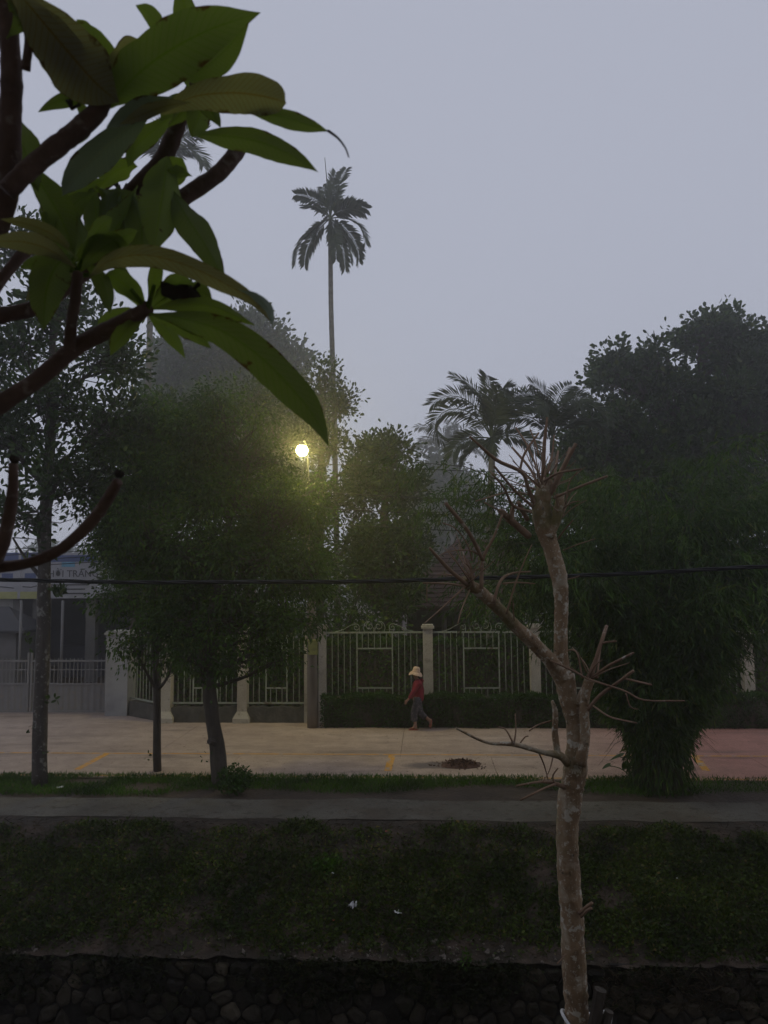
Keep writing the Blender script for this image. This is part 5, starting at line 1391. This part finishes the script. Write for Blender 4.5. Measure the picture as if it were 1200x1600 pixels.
fbranch([(108, 548, 10), (112, 505, 9), (118, 465, 9), (122, 425, 8)], [1.17, 1.12])
fbranch([(-220, 790, 24), (-120, 620, 20), (-40, 520, 15), (0, 494, 13), (50, 482, 12), (105, 448, 12), (165, 398, 13), (230, 350, 13), (292, 305, 13), (340, 272, 13), (368, 240, 13), (378, 222, 12)], [1.25, 1.3, 1.35])
fbranch([(-60, 530, 12), (0, 440, 9), (45, 388, 9), (100, 350, 9), (150, 300, 9), (175, 280, 9)], [1.3, 1.35, 1.38])
fbranch([(-225, 800, 26), (-150, 600, 24), (-60, 450, 22), (-2, 345, 19), (14, 270, 18), (16, 190, 18), (18, 120, 17), (14, 50, 16), (6, -40, 15)], [1.25, 1.1, 1.02])
fbranch([(10, 300, 16), (45, 265, 16), (85, 232, 16), (125, 200, 17), (155, 170, 15), (168, 140, 12)], [1.07, 1.08, 1.1])
fbranch([(175, 330, 12), (215, 290, 13), (253, 250, 14), (272, 210, 14), (285, 175, 13), (300, 140, 11), (318, 122, 10)], [1.34, 1.27, 1.2])
fbranch([(-226, 905, 18), (-100, 892, 12), (0, 886, 9), (50, 878, 8.5), (98, 856, 9), (140, 818, 9.5), (168, 780, 9), (184, 752, 8)], [1.25, 1.2, 1.15])
fbranch([(-90, 892, 10), (-20, 885, 10), (2, 855, 11), (14, 810, 10), (20, 765, 8.5), (21, 725, 7)], [1.22, 1.15])
fbranch([(40, 110, 8), (44, 60, 6), (30, 15, 5)], [1.05, 1.02])
# cut tips
for px, py, d in ((186, 741, 1.15), (22, 718, 1.15)):
    p = at(px, py, d)
    MB().tube([p - Vector((0, 0, 0.006)), p, p + Vector((0.002, 0, 0.006))], [0.004, 0.009, 0.007], n=7).build('cut_tip', MAT['dark_wood'], fr)
# dried flower stalks: little spikes on the branch ends
for px, py, d, m_, r_ in ((328, 112, 1.2, 12, 34), (112, 170, 1.08, 6, 22), (172, 262, 1.36, 8, 26), (190, 300, 1.36, 6, 18), (300, 455, 1.17, 8, 20)):
    mb = MB(); p = at(px, py, d)
    for i in range(m_):
        a = rng.uniform(0.35, 2.8); l = r_ * rng.uniform(0.5, 1.1)
        e = at(px + l * math.cos(a), py - l * math.sin(a), d + rng.uniform(-0.015, 0.015))
        mb.tube([p, p.lerp(e, 0.6), e], [0.0028, 0.0022, 0.003], n=5)
    mb.build('flower_stalk', MAT['dark_wood'], fr)

def fleaf(kind, pts, hw, D, roll=0.0, fold=0.25, peak=0.55, tipcurl=0.0, label=None, flip=False, wave=0.07, blunt=1.0):
    k = len(pts)
    Ds = np.interp(np.linspace(0, 1, k), np.linspace(0, 1, len(D)), D)
    P = [at(p[0], p[1], d) for p, d in zip(pts, Ds)]
    n = 22
    Q = smooth_path(P, n)
    T_ = np.gradient(Q, axis=0); T_ /= np.linalg.norm(T_, axis=1)[:, None]
    view = Q - np.array(CAM_LOC); view /= np.linalg.norm(view, axis=1)[:, None]
    Lt = np.cross(T_, view); Lt /= np.linalg.norm(Lt, axis=1)[:, None]
    if flip: Lt = -Lt
    s = np.linspace(0, 1, n)
    prof = np.sin(np.pi * s ** (math.log(0.5) / math.log(peak))) ** blunt
    prof[0] = 0.06; prof[-1] = 0.015
    hw = hw * (0.86 if hw > 30 else 0.92)
    W = hw * Ds.mean() / F_PX * prof
    ej = rng.normal(size=(2, n)); ej[:, 1:-1] = (ej[:, :-2] + ej[:, 1:-1] + ej[:, 2:]) / 3
    a = math.radians(roll) 
    Nn = np.cross(Lt, T_)
    Lr = Lt * math.cos(a) + Nn * math.sin(a); Nr = -Lt * math.sin(a) + Nn * math.cos(a)
    us = np.linspace(-1, 1, 9)
    G = np.empty((n, 9, 3)); UV = np.empty((n, 9, 2))
    ph = rng.uniform(0, 6)
    for j, u in enumerate(us):
        wob = wave * abs(u) ** 2 * np.sin(s * 13 + ph + (u > 0) * 1.7)
        G[:, j] = Q + Lr * (u * W * (1 + 0.07 * abs(u) * ej[int(u > 0)]))[:, None] + Nr * ((abs(u) - 0.25 * abs(u) ** 3) * fold * W + wob * W.max())[:, None]
        UV[:, j, 0] = u; UV[:, j, 1] = s
    mb = MB().grid(G)
    o = mb.build('leaf', FM[kind], fr, smooth=True)
    uvl = o.data.uv_layers.new(name='UVMap')
    li = np.empty(len(o.data.loops), dtype=np.int32); o.data.loops.foreach_get('vertex_index', li)
    uvl.data.foreach_set('uv', UV.reshape(-1, 2)[li].astype(np.float32).ravel())
    if label: o['label'] = label
    return o
OL = 'olive brown ageing leaf'
# upper left rosette
fleaf('o', [(5, -40), (55, 20), (110, 85), (150, 130), (186, 160)], 62, [0.98, 1.08], roll=10, label=OL)
fleaf('o', [(-10, -30), (60, 40), (100, 95), (122, 140)], 48, [1.0, 1.06], roll=-20, label=OL)
fleaf('g', [(172, 168), (200, 130), (255, 85), (330, 45), (407, 20)], 54, [1.1, 1.02], roll=8, peak=0.5)
fleaf('g', [(268, 128), (320, 105), (355, 75), (388, 35)], 30, [1.13, 1.06], roll=35)
fleaf('b', [(300, 130), (305, 70), (293, 30), (278, -40)], 32, [1.15, 1.12], roll=-10)
fleaf('g', [(285, 70), (250, 42), (232, 20), (212, 8)], 16, [1.14, 1.12], roll=10)
fleaf('o', [(252, 178), (300, 152), (360, 145), (410, 150), (447, 160)], 38, [1.13, 1.04], roll=15, label=OL, peak=0.62, blunt=0.55)
fleaf('g', [(385, 175), (420, 178), (465, 190), (514, 206)], 17, [1.09, 1.03], roll=20)
MB().tube(smooth_path([at(512, 204, 1.03), at(528, 216, 1.03), at(540, 232, 1.03), at(545, 246, 1.03)], 10), np.linspace(0.0022, 0.0009, 10), n=5).build('dry_leaf_tip', MAT['dark_wood'], fr)
fleaf('g', [(300, 211), (345, 212), (400, 220), (450, 240), (497, 269)], 25, [1.2, 1.12], roll=25, peak=0.5)
fleaf('s', [(270, 150), (238, 165), (205, 178), (166, 199)], 21, [1.12, 1.06], roll=25, label='pale grey green leaf underside')
fleaf('s', [(250, 160), (205, 195), (160, 235), (118, 275), (98, 306)], 33, [1.13, 1.07], roll=-25, label='pale grey green leaf underside')
fleaf('o', [(300, 160), (262, 165), (225, 178), (185, 195)], 14, [1.1, 1.06], roll=30, label=OL)
fleaf('g', [(4, 130), (16, 190), (40, 240), (60, 300)], 34, [1.12, 1.1], roll=15)
fleaf('b', [(322, 125), (318, 160), (308, 190), (300, 215)], 22, [1.2, 1.17], roll=10)
fleaf('b', [(275, 175), (245, 200), (215, 225), (200, 262)], 20, [1.24, 1.2], roll=-15)
fleaf('g', [(262, 200), (280, 180), (300, 155), (318, 130)], 16, [1.2, 1.16], roll=20)
# centre
fleaf('b', [(240, 300), (262, 280), (275, 262), (285, 248)], 26, [1.3, 1.24], roll=-10)
fleaf('b', [(262, 245), (256, 290), (248, 340), (240, 400)], 42, [1.24, 1.14], roll=10, peak=0.45)
fleaf('g', [(270, 300), (292, 340), (322, 385), (352, 438)], 29, [1.22, 1.12], roll=20, peak=0.45)
fleaf('g', [(300, 275), (285, 270), (270, 268), (262, 262)], 12, [1.25, 1.22], roll=10)
fleaf('g', [(30, 250), (65, 290), (95, 340), (118, 400)], 32, [1.14, 1.1], roll=-20)
fleaf('b', [(140, 285), (148, 320), (150, 350), (138, 392)], 22, [1.3, 1.25], roll=15)
fleaf('b', [(190, 300), (180, 335), (160, 365), (140, 400)], 22, [1.28, 1.2], roll=-25)
fleaf('g', [(215, 290), (195, 335), (168, 375), (140, 412)], 26, [1.26, 1.16], roll=25)
fleaf('b', [(120, 330), (125, 360), (128, 390), (125, 428)], 16, [1.2, 1.15], roll=5)
# lower left rosette round the short branch
fleaf('o', [(122, 405), (90, 372), (50, 352), (0, 342)], 14, [1.12, 1.04], roll=30, label=OL)
fleaf('o', [(118, 418), (80, 392), (35, 378), (-30, 378)], 20, [1.1, 1.0], roll=15, label=OL)
fleaf('g', [(112, 400), (88, 415), (72, 455), (68, 516)], 37, [1.1, 1.03], roll=-10, peak=0.5)
fleaf('g', [(122, 430), (150, 395), (190, 372), (215, 360)], 18, [1.12, 1.1], roll=15)
fleaf('g', [(118, 430), (105, 395), (100, 365), (92, 330)], 17, [1.13, 1.12], roll=-30)
fleaf('o', [(140, 432), (170, 408), (225, 398), (290, 414), (350, 442), (395, 470), (428, 508)], 21, [1.12, 1.0], roll=18, peak=0.42, label='long olive brown leaf with a curled grey tip')
fleaf('s', [(372, 452), (400, 462), (420, 482), (426, 510)], 11, [1.02, 0.985], roll=40, label='curled pale leaf tip')
# more leaves crowding the middle
fleaf('g', [(150, 300), (120, 315), (95, 350), (85, 398)], 24, [1.24, 1.18], roll=-15)
fleaf('g', [(205, 300), (215, 335), (222, 370), (215, 415)], 26, [1.25, 1.2], roll=12)
fleaf('g', [(185, 290), (170, 320), (175, 350), (190, 390)], 24, [1.27, 1.2], roll=-20)
fleaf('b', [(150, 290), (172, 310), (190, 345), (200, 392)], 22, [1.3, 1.24], roll=25)
fleaf('g', [(165, 280), (135, 290), (110, 310), (90, 345)], 20, [1.3, 1.25], roll=30)
fleaf('g', [(110, 415), (140, 390), (175, 378), (208, 392)], 20, [1.13, 1.1], roll=-20)
fleaf('g', [(128, 410), (150, 425), (165, 455), (172, 490)], 16, [1.13, 1.1], roll=15)
fleaf('o', [(160, 170), (150, 130), (118, 95), (70, 78)], 40, [1.1, 1.03], roll=-15, label=OL)
fleaf('g', [(175, 165), (170, 120), (140, 70), (95, 30)], 36, [1.12, 1.06], roll=20)
fleaf('g', [(10, 60), (35, 30), (30, 0), (10, -40)], 24, [1.03, 1.0], roll=10)
fleaf('g', [(110, 150), (128, 175), (125, 205), (105, 235)], 18, [1.12, 1.1], roll=-30)
for base_, tips, D0, kinds in (((168, 150), ((120, 30), (215, 60), (80, 130), (60, 175), (235, 120)), 1.1, 'googg'), ((300, 150), ((350, 70), (260, 90), (345, 200), (250, 190)), 1.18, 'gbgg'),
                               ((150, 300), ((60, 330), (110, 250), (215, 260), (230, 330), (170, 420)), 1.33, 'ggbgg'), ((122, 425), ((30, 420), (60, 330), (175, 340), (40, 470)), 1.14, 'gggo'), ((230, 490), ((300, 440), (160, 430), (330, 545), (150, 520), (290, 560)), 1.18, 'gbggb')):
    for (tx, ty), kk in zip(tips, kinds):
        bx_, by_ = base_; sg = -8 if ty < by_ else 0
        m1 = (bx_ + (tx - bx_) * 0.35, by_ + (ty - by_) * 0.42 - 10); m2 = (bx_ + (tx - bx_) * 0.72, by_ + (ty - by_) * 0.75 - 10)
        fleaf(kk, [base_, m1, m2, (tx, ty)], rng.uniform(13, 22), [D0, D0 - rng.uniform(-.03, .08)], roll=rng.uniform(-40, 40), peak=rng.uniform(.48, .6))
# rosette at the end of the low branch, with the long drooping leaf
fleaf('g', [(232, 490), (285, 498), (345, 516), (405, 556), (455, 606), (492, 652), (515, 700)], 35, [1.15, 1.0], roll=12, peak=0.5)
fleaf('b', [(236, 484), (280, 476), (335, 480), (398, 508)], 17, [1.16, 1.12], roll=30)
fleaf('b', [(228, 492), (205, 510), (185, 530), (172, 556)], 15, [1.16, 1.14], roll=10)
fleaf('g', [(226, 480), (205, 455), (192, 430), (180, 395)], 16, [1.17, 1.16], roll=-20)
fleaf('b', [(232, 480), (240, 450), (243, 425), (248, 395)], 14, [1.17, 1.16], roll=20)
fleaf('g', [(238, 482), (275, 462), (310, 455), (332, 468)], 18, [1.18, 1.16], roll=20)
fleaf('b', [(250, 492), (280, 505), (318, 520), (330, 535)], 12, [1.18, 1.15], roll=-25)
for a, b in (((122, 428), (128, 405)), ((122, 428), (112, 402)), ((122, 430), (142, 430)), ((230, 484), (204, 452)), ((230, 484), (241, 445)), ((120, 432), (100, 412))):
    p, q = at(*a, 1.15), at(*b, 1.13)
    MB().tube([p, p.lerp(q, .5), q], [0.005, 0.0035, 0.003], n=6).build('petiole', FM['g'], fr)
# dried curled leaf hanging in the rosette
p = at(285, 462, 1.17)
G = np.empty((9, 12, 3))
for i, v in enumerate(np.linspace(-1, 1, 9)):
    for j, a in enumerate(np.linspace(0.4, 5.4, 12)):
        rr = 0.02 * (1 - 0.35 * v * v) * (1 + 0.22 * math.sin(3 * a + 5 * v)) * (1 - 0.06 * a)
        G[i, j] = np.array(p) + np.array(right) * v * 0.032 + np.array(up) * (rr * math.sin(a) - 0.01 * v) + np.array(fwd) * rr * math.cos(a)
MB().grid(G).build('dry_leaf', MAT['dark_wood'], fr, smooth=True)

# ------------------------------------------------------------------ walking person
pg = ground(653, 1140)
px0, py0 = pg.x - 0.0, pg.y
def PW(u, v, z):
    """u forward (towards -X), v to the figure's left (towards the camera), z up"""
    return (px0 - u, py0 - v, ROAD_Z + z)
def skin(name, verts, edges, radii, mat, parent, sub=2, root=0):
    me = bpy.data.meshes.new(name)
    o0 = root_loc(parent)
    me.from_pydata([tuple(Vector(PW(*v)) - o0) for v in verts], edges, [])
    o = bpy.data.objects.new(name, me); COL.objects.link(o); o.parent = parent
    o.modifiers.new('Skin', 'SKIN')
    sl = me.skin_vertices[0].data
    for i, r in enumerate(radii):
        rr = r if isinstance(r, tuple) else (r, r)
        sl[i].radius = rr
        sl[i].use_root = (i == root)
    sb = o.modifiers.new('Subdivision', 'SUBSURF'); sb.levels = sub; sb.render_levels = sub
    dg = bpy.context.evaluated_depsgraph_get(); dg.update()
    m2 = bpy.data.meshes.new_from_object(o.evaluated_get(dg))
    o.modifiers.clear(); o.data = m2; m2.name = name
    m2.materials.clear(); m2.materials.append(mat)
    m2.polygons.foreach_set('use_smooth', [True] * len(m2.polygons))
    return o
skin_m = surf('skin', [(0.3, (0.30, 0.17, 0.11)), (0.7, (0.38, 0.22, 0.15))], scale=12, rough=0.55, bump=0.05)
MAT['red_jacket'] = surf('red_jacket', [(0.3, (0.15, 0.012, 0.022)), (0.7, (0.26, 0.022, 0.036))], scale=7, bump=0.5, bscale=16, bdist=0.02)
MAT['print_trousers'] = surf('print_trousers', [(0.35, (0.035, 0.033, 0.038)), (0.55, (0.07, 0.065, 0.07)), (0.75, (0.2, 0.18, 0.18))], scale=14, bump=0.3, spots=[(22, 0.6, 0.64, (0.22, 0.2, 0.2))])
MAT['straw'] = surf('straw', [(0.3, (0.50, 0.34, 0.22)), (0.7, (0.66, 0.48, 0.33))], scale=30, bump=0.5, bscale=90, bdist=0.006)
MAT['hair'] = surf('hair', [(0.3, (0.01, 0.009, 0.008)), (0.7, (0.03, 0.026, 0.022))], scale=20, bump=0.3)
MAT['sandal_red'] = paint('sandal_red', (0.35, 0.05, 0.03))
per = thing('person', 'person in red hooded jacket and sun hat walking along the far road edge', 'person', (px0, py0, ROAD_Z))
V, E_, R_ = [], [], []
def av(p, r, par=None):
    V.append(p); R_.append(r)
    if par is not None: E_.append((par, len(V) - 1))
    return len(V) - 1
hip = av((0, 0, 0.78), (0.085, 0.08)); sp = av((0.0, 0, 0.93), (0.085, 0.08), hip); ch = av((-0.01, 0, 1.1), (0.10, 0.085), sp); ns = av((-0.01, 0, 1.235), (0.09, 0.075), ch); nk = av((0.015, 0, 1.30), 0.047, ns)
h0 = av((0.035, 0, 1.355), 0.06, nk); h1 = av((0.045, 0, 1.42), (0.082, 0.088), h0); h2 = av((0.035, 0, 1.49), (0.08, 0.085), h1); h3 = av((0.03, 0, 1.535), 0.05, h2)
nose = av((0.125, 0, 1.415), 0.014, h1); chin = av((0.095, 0, 1.345), 0.026, h0); ear1 = av((0.035, 0.087, 1.415), 0.014, h1); ear2 = av((0.035, -0.087, 1.415), 0.014, h1)
def arm(sg, el, wr, hd, fdir):
    s = av((-0.01, sg * 0.165, 1.215), 0.055, ns); e = av(el, 0.042, s); w_ = av(wr, 0.028, e); p = av(hd, (0.034, 0.02), w_)
    f = Vector(fdir).normalized(); side = Vector((0.0, 1, 0)); curl = Vector((0, -sg, -0.3)).normalized()
    h = Vector(hd)
    for i, (o_, l) in enumerate(((-0.027, 0.068), (-0.009, 0.08), (0.009, 0.075), (0.026, 0.058))):
        a_ = h + f * 0.04 + Vector((0.7 * o_, 0, o_ * 0.5)); b_ = a_ + f * l * 0.5; c_ = b_ + f * l * 0.35 + curl * l * 0.35
        i1 = av(tuple(a_), 0.0095, p); i2 = av(tuple(b_), 0.009, i1); av(tuple(c_), 0.007, i2)
    a_ = h + Vector((0.03, 0, 0.012)); b_ = a_ + f * 0.03 + Vector((0.02, 0, 0.0))
    i1 = av(tuple(a_), 0.011, p); av(tuple(b_), 0.009, i1)
arm(1, (0.11, 0.22, 0.98), (0.235, 0.2, 0.80), (0.27, 0.195, 0.765), (0.55, -0.05, -0.8))
arm(-1, (-0.13, -0.22, 0.98), (-0.10, -0.22, 0.79), (-0.085, -0.22, 0.75), (0.2, 0.0, -1))
def leg(sg, kn, an, heel, ball, toe):
    t_ = av((0.0, sg * 0.085, 0.74), 0.092, hip); k = av(kn, 0.058, t_); cf = av(tuple((Vector(kn) * 0.6 + Vector(an) * 0.4) + Vector((-0.015, 0, 0))), 0.052, k); a = av(an, 0.034, cf)
    av(heel, 0.03, a); b = av(ball, (0.038, 0.024), a); av(toe, (0.03, 0.016), b)
leg(1, (0.10, 0.09, 0.43), (0.068, 0.09, 0.085), (0.03, 0.09, 0.045), (0.155, 0.09, 0.045), (0.215, 0.09, 0.035))
leg(-1, (-0.06, -0.09, 0.385), (-0.335, -0.09, 0.205), (-0.375, -0.09, 0.225), (-0.335, -0.09, 0.075), (-0.31, -0.09, 0.038))
body = skin('body', V, E_, R_, skin_m, per)
# hooded jacket
V, E_, R_ = [], [], []
a00 = av((-0.015, 0, 0.70), (0.15, 0.13)); a0 = av((-0.015, 0, 0.80), (0.17, 0.14), a00); a1 = av((-0.005, 0, 0.93), (0.17, 0.135), a0); a2 = av((-0.015, 0, 1.10), (0.175, 0.135), a1); a3 = av((-0.015, 0, 1.24), (0.13, 0.10), a2); a4 = av((0.01, 0, 1.30), 0.07, a3)
hd_ = av((-0.12, 0, 1.255), 0.07, a3); av((-0.175, 0, 1.27), 0.035, hd_)
for sg, el, wr in ((1, (0.11, 0.225, 0.98), (0.225, 0.2, 0.81)), (-1, (-0.13, -0.225, 0.98), (-0.105, -0.22, 0.81))):
    s = av((-0.01, sg * 0.17, 1.21), 0.078, a3); e = av(el, 0.064, s); av(wr, 0.047, e)
skin('jacket', V, E_, R_, MAT['red_jacket'], per)
# cropped loose trousers
V, E_, R_ = [], [], []
b0 = av((-0.005, 0, 0.90), (0.13, 0.12)); b1 = av((-0.005, 0, 0.79), (0.155, 0.135), b0)
for sg, kn, hem in ((1, (0.10, 0.095, 0.45), (0.08, 0.092, 0.20)), (-1, (-0.06, -0.095, 0.40), (-0.225, -0.092, 0.265))):
    t_ = av((0.0, sg * 0.09, 0.69), 0.12, b1); k = av(kn, 0.10, t_); av(hem, 0.09, k)
skin('trousers', V, E_, R_, MAT['print_trousers'], per)
# hair under the hat, gathered at the nape
V, E_, R_ = [], [], []
c0 = av((0.0, 0, 1.50), (0.092, 0.08)); c1 = av((-0.03, 0, 1.42), (0.085, 0.06), c0); c2 = av((-0.055, 0, 1.345), (0.05, 0.035), c1); av((-0.07, 0, 1.27), 0.022, c2)
skin('hair', V, E_, R_, MAT['hair'], per)
# sun hat with a drooping brim, tipped forward
n = 28; prof = [(0.0, 0.135), (0.05, 0.133), (0.082, 0.115), (0.097, 0.07), (0.104, 0.0), (0.13, -0.012), (0.155, -0.04), (0.178, -0.078), (0.182, -0.084), (0.152, -0.05), (0.125, -0.022), (0.098, -0.012), (0.09, 0.06), (0.04, 0.115)]
Rh = np.array(Matrix.Rotation(math.radians(10), 3, 'Y'))
G = []
c = np.array(PW(0.03, 0, 1.485))
for r, z in prof:
    row = []
    for j in range(n + 1):
        a = 2 * math.pi * j / n
        zz = z + (0.022 * math.sin(3 * a + 0.6) + 0.012 * math.sin(5 * a)) * max(0, (r - 0.11) / 0.09) * (-1 if False else 1)
        row.append(Rh @ np.array((r * math.cos(a) * 1.0, r * math.sin(a), zz)) + c)
    G.append(row)
MB().grid(np.array(G)).build('hat', MAT['straw'], per, smooth=True)
MB().tube([tuple(Rh @ np.array((0.104 * math.cos(a), 0.104 * math.sin(a), 0.012)) + c) for a in np.linspace(0, 2 * math.pi, 25)], 0.009, n=5, cap=False).build('hat_band', MAT['straw'], per)
# sandals
def sandal(c0, f, upv, sg):
    f = Vector(f).normalized(); upv = Vector(upv).normalized(); sd2 = f.cross(upv)
    outl = [(-0.13, 0.0), (-0.12, 0.03), (-0.05, 0.034), (0.03, 0.04), (0.09, 0.042), (0.125, 0.022), (0.13, 0.0)]
    outl = outl + [(a, -b) for a, b in outl[-2:0:-1]]
    k = len(outl); V = []
    for h in (0, 0.016):
        for a, b in outl: V.append(PW(*(Vector(c0) + f * a + sd2 * b + upv * h)))
    o = MB().add(V, [tuple(range(k - 1, -1, -1)), tuple(range(k, 2 * k))] + [(j, (j + 1) % k, k + (j + 1) % k, k + j) for j in range(k)]).build('sandal', MAT['sandal_red'], per)
    P = [PW(*(Vector(c0) + f * a + sd2 * b + upv * h)) for a, b, h in ((-0.02, 0.036, 0.02), (0.03, 0.03, 0.055), (0.075, 0.004, 0.05), (0.03, -0.03, 0.055), (-0.02, -0.036, 0.02))]
    MB().tube(smooth_path(P, 12), 0.007, n=5).build('strap', MAT['sandal_red'], o)
sandal((0.12, 0.09, 0.002), (1, 0, 0), (0, 0, 1), 1)
sandal((-0.352, -0.09, 0.115), (0.12, 0, -1), (1, 0, 0.12), -1)

# ------------------------------------------------------------------ litter, sweepings
def crumple(name, label, cat, p, sz, mat, n=7, flat=0.35):
    sz *= 0.78
    X = np.linspace(-1, 1, n)
    G = np.array([[(x * sz * (1 + rng.uniform(-.15, .15)), y * sz * 0.7 * (1 + rng.uniform(-.15, .15)), sz * flat * rng.random()) for y in X] for x in X])
    R = np.array(Matrix.Rotation(rng.uniform(0, 6), 3, 'Z'))
    o = MB().grid(G @ R.T + np.array(p)).build(name, MAT[mat], origin=p)
    m_ = o.modifiers.new('Thickness', 'SOLIDIFY'); m_.thickness = 0.002
    return tag(o, label, cat)
def on_bank(px, py):
    lo, hi = 10.2, 12.6
    for _ in range(40):
        m_ = (lo + hi) / 2; p = at(px, py, m_)
        if p.z > float(bank_z(np.array(p.x), np.array(p.y))): lo = m_
        else: hi = m_
    return p + Vector((0, 0, 0.05))
crumple('paper_scrap', 'white paper scrap on the grass right of the lichen trunk foot', 'litter', ground(93, 1231, 0.03), 0.09, 'plastic_white')
o = crumple('plastic_bag', 'torn white plastic bag caught upright in the embankment weeds', 'litter', on_bank(551, 1424), 0.075, 'plastic_white', flat=1.3)
crumple('plastic_scrap', 'flat white plastic scrap low on the embankment right of the torn bag', 'litter', on_bank(622, 1432), 0.07, 'plastic_white')
crumple('red_wrapper', 'tiny red wrapper near the top of the embankment', 'litter', on_bank(604, 1304), 0.03, 'plastic_red')
crumple('pale_scrap', 'grey paper scrap half buried in the weeds left of the bare trunk', 'litter', on_bank(843, 1342), 0.06, 'rubble')
crumple('white_scrap', 'small white scrap near the torn bag, higher on the slope', 'litter', on_bank(520, 1370), 0.028, 'plastic_white')
crumple('white_bit', 'tiny white scrap in the grass right of the bare trunk', 'litter', on_bank(1058, 1378), 0.018, 'plastic_white')
crumple('orange_wrapper', 'tiny orange wrapper on the rubble at the canal wall crest', 'litter', on_bank(522, 1444), 0.028, 'plastic_red')
crumple('white_litter', 'white scrap on the road just left of the walking person', 'litter', ground(604, 1134, 0.02), 0.035, 'plastic_white')
crumple('pink_wrapper', 'faded pink wrapper beneath the taro plant by the bamboo', 'litter', ground(966, 1213, 0.04), 0.09, 'straw')
hp_ = ground(720, 1199)
mb = MB(); nx = 26
X, Yv = np.meshgrid(np.linspace(-1, 1, nx), np.linspace(-1, 1, nx), indexing='ij')
Z = np.clip(1 - (X ** 2 + Yv ** 2), 0, 1) ** 0.8 * 0.11 * (0.75 + 0.5 * rng.random(X.shape)) 
mb.grid(np.stack([hp_.x + X * 0.42, hp_.y + 0.12 + Yv * 0.28, ROAD_Z - 0.004 + Z], -1))
heap = thing('leaf_heap', 'brown heap of swept leaves on the near road edge', 'heap', (hp_.x, hp_.y + 0.12, ROAD_Z))
MAT['heap'] = surf('heap', [(0.3, (0.06, 0.03, 0.02)), (0.7, (0.15, 0.08, 0.055))], scale=12, bump=0.8, bscale=40, bdist=0.02)
mb.build('mound', MAT['heap'], heap)
nn = 420; q = rng.normal(size=(nn, 2)) * (0.2, 0.13)
z = np.clip(1 - (q[:, 0] / .42) ** 2 - (q[:, 1] / .28) ** 2, 0, 1) ** 0.8 * 0.10 + 0.01
V, F = leaf_faces(np.stack([hp_.x + q[:, 0], hp_.y + 0.12 + q[:, 1], z + ROAD_Z], 1), rand_dirs(nn) * (1, 1, 0.5), rand_dirs(nn), np.full(nn, 0.07), np.full(nn, 0.03))
tag(tri_mesh('leaves', V, F, leaf_mat('heap_leaf', (0.05, 0.028, 0.018), (0.14, 0.075, 0.045), trans=0.0), heap), kind='stuff')
# loose fallen leaves on road and path
nn = 900
x = rng.uniform(-10, 10, nn); y = np.where(rng.random(nn) < 0.5, rng.uniform(12.8, 14.3, nn), rng.uniform(15.7, 20.4, nn))
V, F = leaf_faces(np.stack([x, y, np.full(nn, 0.018)], 1), np.stack([rng.normal(size=nn), rng.normal(size=nn), np.zeros(nn)], 1), np.stack([rng.normal(size=nn), rng.normal(size=nn), np.zeros(nn)], 1), rng.uniform(0.03, 0.08, nn), rng.uniform(0.015, 0.035, nn), fold=0.2)
tag(tri_mesh('fallen_leaves', V, F, bpy.data.materials['heap_leaf'], origin=(0, 16, 0)), 'scattered fallen leaves lying on the road and footpath', 'leaves', kind='stuff')

# ------------------------------------------------------------------ the misty air
hz_o = MB().box((0, 58.0, 9.2), (160, 156, 26)).build('haze', None, origin=(0, 58, -3.8))
m = bpy.data.materials.new('mist'); m.use_nodes = True
nt = m.node_tree; nt.nodes.clear()
o_ = nt.nodes.new('ShaderNodeOutputMaterial'); pv = nt.nodes.new('ShaderNodeVolumePrincipled')
pv.inputs['Color'].default_value = (0.97, 0.955, 0.955, 1)
pv.inputs['Density'].default_value = 0.0042
pv.inputs['Anisotropy'].default_value = 0.8
nt.links.new(pv.outputs[0], o_.inputs['Volume'])
hz_o.data.materials.append(m)
tag(hz_o, 'pale evening mist filling the air', 'haze', kind='stuff')
